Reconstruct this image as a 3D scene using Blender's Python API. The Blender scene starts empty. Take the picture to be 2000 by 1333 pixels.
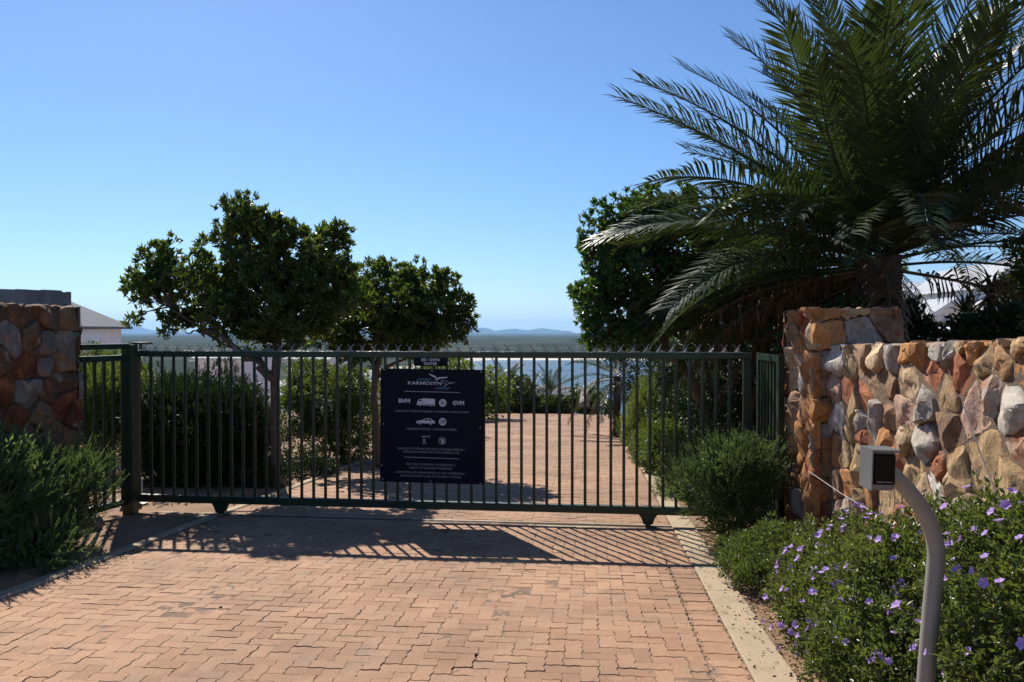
import bpy, math, random
import numpy as np
from mathutils import Matrix, Vector, Euler

# ------------------------------------------------------------------ camera, sky, sun, exposure
R = math.radians
SC = bpy.context.scene
COL = SC.collection
EYE = 1.66; YAW = 6.1; PITCH = -0.73; FPX = 1450.0
SLOPE = 0.0583
cam_d = bpy.data.cameras.new('camera'); cam = bpy.data.objects.new('camera', cam_d); COL.objects.link(cam)
cam.location = (0, 0, EYE); cam.rotation_euler = (R(90 + PITCH), 0, R(YAW))
cam_d.sensor_width = 36; cam_d.lens = FPX / 2000 * 36
cam_d.clip_start = 0.05; cam_d.clip_end = 120000
SC.camera = cam
SUN_AZ = 30.5; SUN_EL = 42.0           # degrees left of +Y, degrees up
W = bpy.data.worlds.new('World'); SC.world = W; W.use_nodes = True
nt = W.node_tree; bg = nt.nodes['Background']
sky = nt.nodes.new('ShaderNodeTexSky'); sky.sky_type = 'NISHITA'; sky.sun_disc = False
sky.sun_elevation = R(SUN_EL); sky.sun_rotation = R(-SUN_AZ)
sky.altitude = 60; sky.air_density = 1.0; sky.dust_density = 0.20; sky.ozone_density = 9.5
nt.links.new(sky.outputs[0], bg.inputs[0]); bg.inputs[1].default_value = 0.080
sd = bpy.data.lights.new('sun', 'SUN'); so = bpy.data.objects.new('sun', sd); COL.objects.link(so)
sd.energy = 5.0; sd.angle = R(0.5); sd.color = (1.0, 0.93, 0.82)
sv = Vector((-math.sin(R(SUN_AZ)) * math.cos(R(SUN_EL)), math.cos(R(SUN_AZ)) * math.cos(R(SUN_EL)), math.sin(R(SUN_EL))))
so.rotation_euler = sv.to_track_quat('Z', 'Y').to_euler(); so.location = (-20, 30, 40)
SC.view_settings.view_transform = 'Standard'; SC.view_settings.look = 'None'
SC.view_settings.exposure = 0.70; SC.view_settings.gamma = 1.0; SC.view_settings.use_curve_mapping = False
try:
    SC.cycles.max_bounces = 6; SC.cycles.transparent_max_bounces = 8
except Exception: pass

rng = np.random.default_rng(7); random.seed(7)

# ------------------------------------------------------------------ helpers
CM = Euler(cam.rotation_euler).to_matrix()
def at(px, py, d):                      # photo pixel + depth along the view axis -> world point
    v = CM @ Vector(((px - 1000) / FPX, -(py - 666.5) / FPX, -1.0))
    return Vector((0, 0, EYE)) + v * d
def smooth(a, b, t):
    t = np.clip((t - a) / (b - a), 0, 1); return t * t * (3 - 2 * t)
SEA = -62.0
def gz(x, y):
    x = np.asarray(x, float); y = np.asarray(y, float)
    base = -SLOPE * np.minimum(y, 31.5) - 0.30 * np.maximum(y - 31.5, 0)
    b = smooth(4.0, 7.0, x) * smooth(6.5, 9.5, y)
    right = -0.1 - 0.30 * np.maximum(y - 60, 0)
    return np.maximum(base * (1 - b) + right * b, SEA - 4)
def gnd(px, d):                         # ground point seen at column px, depth d
    p = at(px, 648, d); return Vector((p.x, p.y, float(gz(p.x, p.y))))

def mesh(name, V, F):
    V = np.asarray(V, dtype=np.float32).reshape(-1, 3); me = bpy.data.meshes.new(name)
    if isinstance(F, np.ndarray) and F.ndim == 2:
        n, k = F.shape
        me.vertices.add(len(V)); me.vertices.foreach_set('co', V.ravel())
        me.loops.add(n * k); me.loops.foreach_set('vertex_index', F.astype(np.int32).ravel())
        me.polygons.add(n); me.polygons.foreach_set('loop_start', np.arange(0, n * k, k, dtype=np.int32))
        me.polygons.foreach_set('use_smooth', np.zeros(n, dtype=bool)); me.update(calc_edges=True); me.validate()
    else:
        me.from_pydata([tuple(map(float, v)) for v in V], [], [tuple(map(int, f)) for f in F]); me.update()
    return me
def link(name, me, mat=None, parent=None, smoothf=False):
    o = bpy.data.objects.new(name, me); COL.objects.link(o)
    if mat is not None and me is not None and not me.materials: me.materials.append(mat)
    if parent is not None: o.parent = parent
    if smoothf and me is not None:
        me.polygons.foreach_set('use_smooth', np.ones(len(me.polygons), dtype=bool))
    return o
def part(name, VF, mat, parent=None, smoothf=False):   # vertices are world coordinates; parents carry only a location
    V, F = VF; V = np.asarray(V, dtype=float).reshape(-1, 3)
    loc = np.zeros(3); p = parent
    while p is not None: loc += np.array(p.location); p = p.parent
    if parent is None:
        loc = np.array([V[:, 0].mean(), V[:, 1].mean(), V[:, 2].min()])
    o = link(name, mesh(name, V - loc, F), mat, parent, smoothf)
    if parent is None: o.location = loc
    return o
def tag(o, label=None, cat=None, group=None, kind=None):
    if label: o['label'] = label
    if cat: o['category'] = cat
    if group: o['group'] = group
    if kind: o['kind'] = kind
    return o
def thing(name, label, cat, loc, group=None):
    o = bpy.data.objects.new(name, None); COL.objects.link(o); o.location = loc; o.empty_display_size = 0.1
    return tag(o, label, cat, group)
def join(*vfs):
    Vs = []; Fs = []; n = 0
    for V, F in vfs:
        V = np.asarray(V, float).reshape(-1, 3); Vs.append(V); Fs += [tuple(int(i) + n for i in f) for f in F]; n += len(V)
    return np.vstack(Vs), Fs
BOXF = [(0,3,2,1),(4,5,6,7),(0,1,5,4),(1,2,6,5),(2,3,7,6),(3,0,4,7)]
def box(x0, x1, y0, y1, z0, z1):
    return np.array([(x0,y0,z0),(x1,y0,z0),(x1,y1,z0),(x0,y1,z0),(x0,y0,z1),(x1,y0,z1),(x1,y1,z1),(x0,y1,z1)]), BOXF
def bbox(x0, x1, y0, y1, z0, z1, b=0.005):      # box with chamfered vertical + top edges
    xs = [(x0+b,y0),(x1-b,y0),(x1,y0+b),(x1,y1-b),(x1-b,y1),(x0+b,y1),(x0,y1-b),(x0,y0+b)]
    cx, cy = (x0+x1)/2, (y0+y1)/2
    def ins(p): return (p[0] + (b if p[0] < cx else -b), p[1] + (b if p[1] < cy else -b))
    V = [(*ins(p), z0) for p in xs] + [(*p, z0+b) for p in xs] + [(*p, z1-b) for p in xs] + [(*ins(p), z1) for p in xs]
    F = [tuple(range(7,-1,-1)), tuple(range(24,32))]
    for r in range(3):
        for i in range(8):
            j = (i+1) % 8; F.append((r*8+i, r*8+j, r*8+8+j, r*8+8+i))
    return np.array(V), F
def tube(pts, rad, n=8, cap=True):
    P = np.asarray(pts, float); m = len(P); rad = np.broadcast_to(np.asarray(rad, float), (m,))
    T = np.gradient(P, axis=0); T /= np.linalg.norm(T, axis=1)[:, None] + 1e-9
    ref = np.array([0, 0, 1.0]) if abs(T[0][2]) < 0.9 else np.array([1.0, 0, 0])
    V = []; u = np.cross(T[0], ref); u /= np.linalg.norm(u)
    for i in range(m):
        u = u - T[i] * np.dot(u, T[i]); u /= np.linalg.norm(u) + 1e-9; w = np.cross(T[i], u)
        for k in range(n):
            a = 2 * math.pi * k / n; V.append(P[i] + rad[i] * (math.cos(a) * u + math.sin(a) * w))
    F = [(i*n+k, i*n+(k+1) % n, (i+1)*n+(k+1) % n, (i+1)*n+k) for i in range(m-1) for k in range(n)]
    if cap: F += [tuple(range(n-1, -1, -1)), tuple((m-1)*n+k for k in range(n))]
    return np.array(V), F
def prism(poly, h0, h1, fr):            # poly in (u,v); fr(u,v,h)->xyz
    n = len(poly); V = [fr(u, v, h0) for u, v in poly] + [fr(u, v, h1) for u, v in poly]
    return np.array(V), [tuple(range(n-1,-1,-1)), tuple(range(n, 2*n))] + [(i,(i+1) % n, n+(i+1) % n, n+i) for i in range(n)]

# ------------------------------------------------------------------ materials
def newmat(name):
    m = bpy.data.materials.new(name); m.use_nodes = True
    return m, m.node_tree, m.node_tree.nodes['Principled BSDF']
def N(t, k, **kw):
    n = t.nodes.new(k)
    for a, v in kw.items():
        if a in n.inputs: n.inputs[a].default_value = v
        else: setattr(n, a, v)
    return n
def ramp(t, stops, fac=None):
    r = t.nodes.new('ShaderNodeValToRGB'); e = r.color_ramp.elements
    while len(e) < len(stops): e.new(0.5)
    for el, (p, c) in zip(e, stops): el.position = p; el.color = (*c, 1)
    if fac is not None: t.links.new(fac, r.inputs[0])
    return r
def noise(t, scale, detail=4, rough=0.6, vec=None):
    n = N(t, 'ShaderNodeTexNoise'); n.inputs['Scale'].default_value = scale; n.inputs['Detail'].default_value = detail; n.inputs['Roughness'].default_value = rough
    if vec is None:
        g = N(t, 'ShaderNodeNewGeometry'); vec = g.outputs['Position']
    t.links.new(vec, n.inputs['Vector']); return n
def mix(t, fac, a, b, mode='MIX'):
    m = t.nodes.new('ShaderNodeMix'); m.data_type = 'RGBA'; m.blend_type = mode
    for s, v in ((0, fac), (6, a), (7, b)):
        if isinstance(v, (int, float)): m.inputs[s].default_value = v
        elif isinstance(v, tuple): m.inputs[s].default_value = (*v, 1)
        else: t.links.new(v, m.inputs[s])
    return m.outputs[2]
def bump(t, p, h, strength=0.3, dist=0.02):
    b = N(t, 'ShaderNodeBump'); b.inputs['Strength'].default_value = strength; b.inputs['Distance'].default_value = dist
    t.links.new(h, b.inputs['Height']); t.links.new(b.outputs[0], p.inputs['Normal'])
def simple(name, c1, c2=None, scale=8, rough=0.7, metal=0, spec=0.5, bs=0.15, bd=0.01, bscale=None):
    m, t, p = newmat(name); c2 = c2 or tuple(x * 0.75 for x in c1)
    n = noise(t, scale); r = ramp(t, [(0.3, c1), (0.7, c2)], n.outputs[0]); t.links.new(r.outputs[0], p.inputs['Base Color'])
    p.inputs['Roughness'].default_value = rough; p.inputs['Metallic'].default_value = metal; p.inputs['Specular IOR Level'].default_value = spec
    if bs: nb = noise(t, bscale or scale * 4, 6); bump(t, p, nb.outputs[0], bs, bd)
    return m
def leafmat(name, cols, transl=(0.10, 0.16, 0.02), tf=0.25, rough=0.4, spec=0.5, dead=None):
    m, t, p = newmat(name); g = N(t, 'ShaderNodeNewGeometry')
    k = len(cols); r = ramp(t, [(i / max(k - 1, 1), c) for i, c in enumerate(cols)], g.outputs['Random Per Island'])
    n = noise(t, 2.2, 2); col = mix(t, n.outputs[0], r.outputs[0], tuple(c * 0.7 for c in cols[0]), 'MIX')
    col = mix(t, 0.35, r.outputs[0], col)
    t.links.new(col, p.inputs['Base Color']); p.inputs['Roughness'].default_value = rough; p.inputs['Specular IOR Level'].default_value = spec
    tr = N(t, 'ShaderNodeBsdfTranslucent'); tr.inputs[0].default_value = (*transl, 1)
    ms = N(t, 'ShaderNodeMixShader'); ms.inputs[0].default_value = tf
    t.links.new(p.outputs[0], ms.inputs[1]); t.links.new(tr.outputs[0], ms.inputs[2])
    t.links.new(ms.outputs[0], t.nodes['Material Output'].inputs['Surface']); return m
M = {}
# pavers
def paver_mat():
    m, t, p = newmat('paver_clay'); g = N(t, 'ShaderNodeNewGeometry'); oi = N(t, 'ShaderNodeObjectInfo')
    ad = N(t, 'ShaderNodeMath', operation='ADD'); t.links.new(g.outputs['Random Per Island'], ad.inputs[0]); t.links.new(oi.outputs['Random'], ad.inputs[1])
    fr = N(t, 'ShaderNodeMath', operation='FRACT'); t.links.new(ad.outputs[0], fr.inputs[0])
    r = ramp(t, [(0, (0.275, 0.160, 0.102)), (0.35, (0.315, 0.184, 0.116)), (0.7, (0.345, 0.207, 0.132)), (1, (0.30, 0.190, 0.128))], fr.outputs[0])
    big = noise(t, 0.9, 4); rb = ramp(t, [(0.35, (1.08, 1.06, 1.02)), (0.65, (0.74, 0.74, 0.74))], big.outputs[0])
    c = mix(t, 1.0, r.outputs[0], rb.outputs[0], 'MULTIPLY')
    st = noise(t, 2.6, 5, 0.65); rs = ramp(t, [(0.60, (0, 0, 0)), (0.74, (0.85, 0.85, 0.85))], st.outputs[0])
    c = mix(t, rs.outputs[0], c, (0.16, 0.12, 0.09))
    sandn = noise(t, 5.0, 5, 0.7); rsd = ramp(t, [(0.55, (0, 0, 0)), (0.8, (0.55, 0.55, 0.55))], sandn.outputs[0]); c = mix(t, rsd.outputs[0], c, (0.42, 0.27, 0.155))
    fine = noise(t, 130, 5, 0.85); rf = ramp(t, [(0.30, (0.55, 0.55, 0.55)), (0.5, (1, 1, 1)), (0.70, (1.45, 1.42, 1.35))], fine.outputs[0])
    c = mix(t, 1.0, c, rf.outputs[0], 'MULTIPLY'); t.links.new(c, p.inputs['Base Color'])
    p.inputs['Roughness'].default_value = 0.85; p.inputs['Specular IOR Level'].default_value = 0.25
    b = noise(t, 140, 4, 0.7); bump(t, p, b.outputs[0], 0.35, 0.004); return m
M['paver'] = paver_mat()
M['sand'] = simple('joint_sand', (0.22, 0.135, 0.085), (0.10, 0.065, 0.042), 3, 0.95, bs=0.4, bscale=120)
M['soil'] = simple('sandy_soil', (0.28, 0.16, 0.085), (0.17, 0.10, 0.058), 2.5, 0.95, bs=0.6, bd=0.02, bscale=40)
def kerb_mat():
    m, t, p = newmat('kerb_concrete'); n = noise(t, 1.6, 5, 0.65); r = ramp(t, [(0.3, (0.38, 0.27, 0.165)), (0.5, (0.34, 0.26, 0.17)), (0.7, (0.24, 0.17, 0.10))], n.outputs[0])
    f = noise(t, 60, 5, 0.7); rf = ramp(t, [(0.3, (0.8, 0.8, 0.8)), (0.7, (1.1, 1.1, 1.1))], f.outputs[0]); t.links.new(mix(t, 1.0, r.outputs[0], rf.outputs[0], 'MULTIPLY'), p.inputs['Base Color'])
    p.inputs['Roughness'].default_value = 0.9; bump(t, p, f.outputs[0], 0.25, 0.006); return m
M['kerb'] = kerb_mat()
def green_mat():
    m, t, p = newmat('gate_green_paint'); n = noise(t, 5, 5); r = ramp(t, [(0.35, (0.006, 0.024, 0.012)), (0.65, (0.010, 0.036, 0.017))], n.outputs[0])
    t.links.new(r.outputs[0], p.inputs['Base Color']); p.inputs['Roughness'].default_value = 0.42; p.inputs['Specular IOR Level'].default_value = 0.5
    f = noise(t, 90, 3); bump(t, p, f.outputs[0], 0.06, 0.002); return m
M['green'] = green_mat()
M['steel'] = simple('galvanised_steel', (0.42, 0.42, 0.41), (0.30, 0.30, 0.30), 20, 0.38, 0.85, bs=0.05)
M['rail'] = simple('worn_track_steel', (0.20, 0.17, 0.15), (0.10, 0.075, 0.06), 12, 0.5, 0.7, bs=0.2)
M['sign'] = simple('sign_navy', (0.003, 0.004, 0.014), (0.004, 0.005, 0.016), 3, 0.5, bs=0, spec=0.12)
M['ink'] = simple('sign_pale_print', (0.62, 0.62, 0.66), (0.55, 0.55, 0.60), 4, 0.6, bs=0)
M['inkdim'] = simple('sign_dim_print', (0.30, 0.29, 0.32), (0.25, 0.24, 0.27), 4, 0.6, bs=0)
M['inkteal'] = simple('sign_teal_print', (0.10, 0.27, 0.34), (0.08, 0.22, 0.30), 4, 0.6, bs=0)
M['black'] = simple('black_plastic', (0.004, 0.004, 0.005), (0.006, 0.006, 0.007), 4, 0.35, bs=0, spec=0.15)
M['housing'] = simple('grey_powder_coat', (0.19, 0.20, 0.20), (0.16, 0.17, 0.17), 6, 0.42, 0.3, bs=0.05)
M['postgrey'] = simple('post_paint', (0.27, 0.265, 0.24), (0.23, 0.225, 0.20), 5, 0.5, 0.15, bs=0.05, bscale=90)
M['white'] = simple('white_plaster', (0.78, 0.78, 0.77), (0.70, 0.70, 0.70), 2, 0.8, bs=0.08)
M['vanpaint'] = simple('white_car_paint', (0.80, 0.80, 0.80), (0.76, 0.76, 0.76), 2, 0.2, bs=0)
M['glass'] = simple('dark_glass', (0.03, 0.045, 0.05), (0.04, 0.05, 0.055), 2, 0.06, bs=0, spec=0.8)
M['rubber'] = simple('rubber', (0.02, 0.02, 0.02), None, 6, 0.8)
M['mortar'] = simple('mortar', (0.17, 0.11, 0.065), (0.10, 0.066, 0.042), 6, 0.95, bs=0.7, bd=0.02, bscale=45)
M['rock'] = simple('boulder_stone', (0.30, 0.25, 0.21), (0.17, 0.13, 0.10), 6, 0.9, bs=0.7, bd=0.03, bscale=20)
def stone_mat():
    m, t, p = newmat('wall_stone'); oi = N(t, 'ShaderNodeObjectInfo'); tc = N(t, 'ShaderNodeNewGeometry')
    off = N(t, 'ShaderNodeVectorMath', operation='MULTIPLY_ADD'); t.links.new(oi.outputs['Random'], off.inputs[0]); off.inputs[1].default_value = (37, 91, 53); t.links.new(tc.outputs['Position'], off.inputs[2])
    v = off.outputs[0]
    n1 = noise(t, 7, 6, 0.7, v); r1 = ramp(t, [(0.28, (0.55, 0.52, 0.50)), (0.5, (1, 1, 1)), (0.72, (1.30, 1.28, 1.25))], n1.outputs[0])
    c = mix(t, 1.0, oi.outputs['Color'], r1.outputs[0], 'MULTIPLY')
    n2 = noise(t, 3.2, 5, 0.7, v); r2 = ramp(t, [(0.54, (0, 0, 0)), (0.70, (0.8, 0.8, 0.8))], n2.outputs[0]); c = mix(t, r2.outputs[0], c, (0.36, 0.145, 0.05))
    n3 = noise(t, 4.0, 4, 0.6, v); r3 = ramp(t, [(0.60, (0, 0, 0)), (0.72, (0.7, 0.7, 0.7))], n3.outputs[0]); c = mix(t, r3.outputs[0], c, (0.42, 0.37, 0.30))
    mp = N(t, 'ShaderNodeMapping'); mp.inputs['Scale'].default_value = (1, 1, 0.25); t.links.new(v, mp.inputs[0]); n4 = noise(t, 34, 6, 0.75, mp.outputs[0])
    r4 = ramp(t, [(0.3, (0.66, 0.62, 0.58)), (0.55, (1.06, 1.06, 1.06))], n4.outputs[0]); c = mix(t, 1.0, c, r4.outputs[0], 'MULTIPLY')
    t.links.new(c, p.inputs['Base Color']); p.inputs['Roughness'].default_value = 0.88; p.inputs['Specular IOR Level'].default_value = 0.25
    a = N(t, 'ShaderNodeMath', operation='MULTIPLY_ADD'); t.links.new(n4.outputs[0], a.inputs[0]); a.inputs[1].default_value = 0.5; t.links.new(n1.outputs[0], a.inputs[2]); bump(t, p, a.outputs[0], 0.9, 0.018); return m
M['stone'] = stone_mat()
M['tank'] = simple('weathered_grey_staves', (0.24, 0.26, 0.28), (0.13, 0.14, 0.155), 4, 0.8, bs=0.5, bscale=20)
M['roofgrey'] = simple('grey_metal_roof', (0.17, 0.18, 0.20), (0.14, 0.15, 0.17), 1.5, 0.85, 0.0, spec=0.1, bs=0.05)
M['roofpale'] = simple('pale_metal_roof', (0.40, 0.42, 0.45), (0.35, 0.37, 0.40), 1.5, 0.8, 0.0, spec=0.15, bs=0.05)
M['bark'] = simple('grey_bark', (0.15, 0.115, 0.085), (0.075, 0.058, 0.045), 9, 0.9, bs=0.8, bd=0.03, bscale=24)
M['palmbark'] = simple('palm_boot_bark', (0.10, 0.07, 0.045), (0.045, 0.032, 0.022), 14, 0.95, bs=0.9, bd=0.03, bscale=30)
M['milk'] = leafmat('broad_leaf_dark', [(0.03, 0.06, 0.014), (0.045, 0.085, 0.018), (0.065, 0.11, 0.022), (0.11, 0.14, 0.03)], (0.17, 0.24, 0.02), 0.28, 0.33, 0.5)
M['milk2'] = leafmat('broad_leaf_green', [(0.025, 0.065, 0.018), (0.035, 0.09, 0.022), (0.05, 0.11, 0.025), (0.085, 0.14, 0.03)], (0.13, 0.24, 0.02), 0.26, 0.33, 0.5)
M['lime'] = leafmat('lime_needle_leaf', [(0.07, 0.12, 0.02), (0.10, 0.15, 0.03), (0.14, 0.18, 0.04)], (0.24, 0.30, 0.04), 0.35, 0.5, 0.3)
M['bushg'] = leafmat('shrub_leaf', [(0.04, 0.075, 0.018), (0.06, 0.10, 0.025), (0.09, 0.13, 0.03)], (0.17, 0.22, 0.03), 0.28, 0.42, 0.45)
M['needle'] = leafmat('grey_green_needles', [(0.06, 0.11, 0.045), (0.085, 0.145, 0.06), (0.12, 0.18, 0.075)], (0.20, 0.28, 0.07), 0.36, 0.5, 0.35)
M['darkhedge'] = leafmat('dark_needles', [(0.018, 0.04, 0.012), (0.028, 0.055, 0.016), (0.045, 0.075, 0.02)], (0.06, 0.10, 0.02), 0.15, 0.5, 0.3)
M['purpleleaf'] = leafmat('small_oval_leaf', [(0.035, 0.065, 0.016), (0.055, 0.09, 0.022), (0.085, 0.12, 0.03), (0.14, 0.145, 0.04)], (0.20, 0.25, 0.04), 0.30, 0.38, 0.45)
M['petal'] = leafmat('lilac_petal', [(0.42, 0.25, 0.66), (0.50, 0.33, 0.74), (0.60, 0.44, 0.80)], (0.5, 0.3, 0.75), 0.3, 0.6, 0.2)
M['frond'] = leafmat('palm_leaflet', [(0.03, 0.055, 0.024), (0.045, 0.075, 0.03), (0.06, 0.085, 0.04)], (0.08, 0.12, 0.02), 0.16, 0.48, 0.40)
M['frondold'] = leafmat('dry_palm_leaflet', [(0.15, 0.085, 0.045), (0.20, 0.115, 0.06), (0.11, 0.07, 0.04)], (0.16, 0.09, 0.03), 0.15, 0.45, 0.4)
M['litter'] = leafmat('leaf_litter', [(0.10, 0.07, 0.05), (0.20, 0.14, 0.09), (0.30, 0.23, 0.16), (0.06, 0.04, 0.03)], (0.1, 0.07, 0.03), 0.05, 0.8, 0.2)
M['moss'] = simple('moss', (0.10, 0.10, 0.02), (0.06, 0.075, 0.015), 30, 0.95, bs=0.6, bscale=160)

# ------------------------------------------------------------------ ground, sea, far land
def grid(xs, ys, zf):
    X, Y = np.meshgrid(xs, ys); Z = zf(X, Y); nx, ny = len(xs), len(ys)
    V = np.stack([X, Y, Z], -1).reshape(-1, 3); i = np.arange(nx - 1)[None, :] + np.arange(ny - 1)[:, None] * nx
    F = np.stack([i, i + 1, i + 1 + nx, i + nx], -1).reshape(-1, 4); return V, F
def gsurf(X, Y):
    z = gz(X, Y) - 0.035
    bed = ((X > 1.15) | (X < -4.5)) & (Y < 31)
    w = 0.5 + 0.5 * np.sin(X * 7.1 + Y * 3.3) * np.sin(Y * 5.7 - X * 2.1)
    return z + np.where(bed, 0.03 + 0.022 * w, 0.0)
xs = np.concatenate([np.linspace(-400, -14, 24), np.linspace(-13, -4.6, 40), np.linspace(-4.5, 1.16, 12), np.linspace(1.2, 8, 50), np.linspace(9, 400, 26)])
ys = np.concatenate([np.linspace(-40, 0.5, 10), np.linspace(1, 14, 90), np.linspace(14.5, 36, 36), np.linspace(38, 320, 40)])
V, F = grid(xs, ys, gsurf)
ground = link('ground', mesh('ground', V, F), M['soil'], None, True); tag(ground, kind='structure')

def sea_mat():
    m, t, p = newmat('sea_water'); n = noise(t, 0.012, 5, 0.65); r = ramp(t, [(0.35, (0.004, 0.05, 0.12)), (0.65, (0.010, 0.10, 0.17))], n.outputs[0])
    g = N(t, 'ShaderNodeNewGeometry'); mp = N(t, 'ShaderNodeMapping'); mp.inputs['Scale'].default_value = (0.35, 1, 1); t.links.new(g.outputs['Position'], mp.inputs[0])
    f = noise(t, 0.06, 7, 0.75, mp.outputs[0]); rf = ramp(t, [(0.60, (0, 0, 0)), (0.70, (0.55, 0.55, 0.55))], f.outputs[0])
    t.links.new(mix(t, rf.outputs[0], r.outputs[0], (0.45, 0.55, 0.58)), p.inputs['Base Color']); p.inputs['Roughness'].default_value = 0.5; p.inputs['Specular IOR Level'].default_value = 0.12
    b = noise(t, 0.22, 6, 0.7, mp.outputs[0]); bump(t, p, b.outputs[0], 1.0, 3.0); return m
M['sea'] = sea_mat()
V, F = grid(np.linspace(-9000, 9000, 30), np.linspace(150, 12000, 30), lambda X, Y: np.full_like(X, SEA))
tag(link('sea', mesh('sea', V, F), M['sea']), kind='structure')
# far shore: coast about 1.65 km out, a white beach then a scrub plain rising slowly
def coast(X): return 1640 + 0.00006 * np.clip(X + 100, -4000, 4000) ** 2 + 40 * np.sin(X / 420.0) - 1060 * smooth(-230, -420, X)
ca = np.concatenate([np.linspace(-30000, -10000, 6), np.linspace(-9000, -1500, 16), np.linspace(-1450, 1500, 120), np.linspace(1600, 9000, 16), np.linspace(11000, 30000, 6)])
ro = np.array([0, 25, 60, 110, 160, 260, 420, 700, 1100, 1700, 2600, 3800, 5200, 6200, 9000, 16000, 26000])
hz = np.array([-1, 0.6, 2.5, 5, 6, 7.5, 9, 11, 13, 14, 15.5, 17, 18, 17, 3, 3, 3])
A_, B_ = np.meshgrid(ca, np.arange(len(ro))); Yc = coast(A_) + ro[B_]
Zc = SEA + hz[B_] + np.where((B_ > 5) & (B_ < 14), 0.6 * np.sin(A_ / 310 + B_) + 0.4 * np.sin(A_ / 130.0 + 2 * B_), 0)
nx = len(ca); ii = np.arange(nx - 1)[None, :] + np.arange(len(ro) - 1)[:, None] * nx
Ff = np.stack([ii, ii + 1, ii + 1 + nx, ii + nx], -1).reshape(-1, 4); Vf = np.stack([A_, Yc, Zc], -1).reshape(-1, 3)
def plain_mat():
    m, t, p = newmat('scrub_plain'); n = noise(t, 0.004, 7, 0.7); r = ramp(t, [(0.35, (0.03, 0.04, 0.03)), (0.5, (0.045, 0.055, 0.04)), (0.66, (0.10, 0.10, 0.075))], n.outputs[0])
    t.links.new(r.outputs[0], p.inputs['Base Color']); p.inputs['Roughness'].default_value = 1.0; p.inputs['Specular IOR Level'].default_value = 0.0; return m
M['plain'] = plain_mat(); M['beach'] = simple('beach_sand', (0.62, 0.58, 0.50), (0.55, 0.50, 0.43), 0.02, 1.0, bs=0, spec=0.0)
nb = 3 * (nx - 1)
tag(link('beach', mesh('beach', Vf, Ff[:nb]), M['beach']), kind='structure')
tag(link('plain', mesh('plain', Vf, Ff[nb:]), M['plain'], None, True), kind='structure')
# mountains on the horizon, one ridge as terrain
def ridge(name, prof, D, depth, x0, x1, seed):
    r = np.random.default_rng(seed); px = np.linspace(x0, x1, 260); pp = np.array(prof); py = np.interp(px, pp[:, 0], pp[:, 1])
    py = py - 0.5 * np.sin(px / 9.0 + seed) - 0.4 * np.sin(px / 4.1)
    V = []
    for k, (fd, fh) in enumerate([(0.0, 0), (0.35, 0.45), (0.65, 0.8), (1.0, 1.0), (1.6, 0)]):
        for a, b in zip(px, py):
            d = D + depth * fd; q = at(a, b, D + depth); top = q.z * 1.0
            base = SEA - 2; w = at(a, 648, d); h = base + (top - base) * fh
            V.append((w.x, w.y, h + (0 if fh in (0, 1) else (top - base) * 0.10 * math.sin(a / 7.0 + k * 2))))
    n = len(px); F = [(k*n+i, k*n+i+1, (k+1)*n+i+1, (k+1)*n+i) for k in range(4) for i in range(n-1)]
    o = link(name, mesh(name, V, np.array(F)), M['mount'], None, True); tag(o, kind='structure'); return o
M['mount'] = simple('mountain_rock', (0.07, 0.085, 0.09), (0.05, 0.06, 0.065), 0.001, 1.0, bs=0, spec=0.0)
ridge('mountains', [(-700, 645), (-300, 640), (0, 648), (150, 645), (205, 638), (232, 636), (248, 629), (262, 633), (285, 643), (330, 648), (420, 650), (520, 646), (700, 644), (860, 647), (930, 641), (946, 640), (970, 647), (985, 643), (1010, 643), (1030, 646), (1052, 641), (1075, 643), (1110, 647), (1125, 652), (1150, 648), (1200, 643), (1300, 640), (1500, 644), (1700, 638), (2100, 645), (2700, 648)], 26000, 4000, -700, 2700, 3)

# ------------------------------------------------------------------ driveway
PL, PW = 0.205, 0.0975      # paver pitch length / half unit
PW = PL / 2
XR = 0.88; XL = XR - 2 * PL - 0.014 - 46 * PW
dz = lambda x, y: -SLOPE * y + 0.004 * np.sin(x * 1.9 + 0.6) * np.sin(y * 1.3) + 0.003 * np.sin(y * 3.1 + x)
drive = link('driveway', mesh('driveway', *grid(np.linspace(XL, XR, 150), np.concatenate([np.linspace(-3, 8.4, 320), np.linspace(8.5, 31.6, 120)]), lambda X, Y: dz(X, Y) - np.where(Y > 8.3, 0.009, np.clip(0.0055 + 0.0028 * (np.sin(X * 2.3 + 1.1 * Y) + np.sin(Y * 1.7 - X * 3.1)) + rng.normal(0, 0.0018, X.shape), 0.0010, 0.010)))), M['sand'], None, True)
tag(drive, kind='structure')
AMP = 0.058
def outline(w, h, inset):               # zig-zag outline of a w x h unit block, centred
    c = [(0, 0)] ; pts = []
    path = [((i, 0), (i + 1, 0)) for i in range(w)] + [((w, j), (w, j + 1)) for j in range(h)] + [((w - i, h), (w - i - 1, h)) for i in range(w)] + [((0, h - j), (0, h - j - 1)) for j in range(h)]
    for (ax, ay), (bx, by) in path:
        dx, dy = bx - ax, by - ay
        for t_, a_ in ((0.0, 0), (0.3, AMP), (0.7, -AMP)):
            pts.append((ax + dx * t_ + dy * a_, ay + dy * t_ - dx * a_))
    P = np.array(pts) - np.array([w / 2, h / 2]); P = P * PW
    Q = P.copy(); n = len(P)
    for i in range(n):
        e1 = P[i] - P[i - 1]; e2 = P[(i + 1) % n] - P[i]; n1 = np.array([-e1[1], e1[0]]) / np.linalg.norm(e1); n2 = np.array([-e2[1], e2[0]]) / np.linalg.norm(e2)
        b = n1 + n2; b /= np.linalg.norm(b); Q[i] = P[i] + b * inset / max(0.5, float(b @ n1))
    return Q
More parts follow.
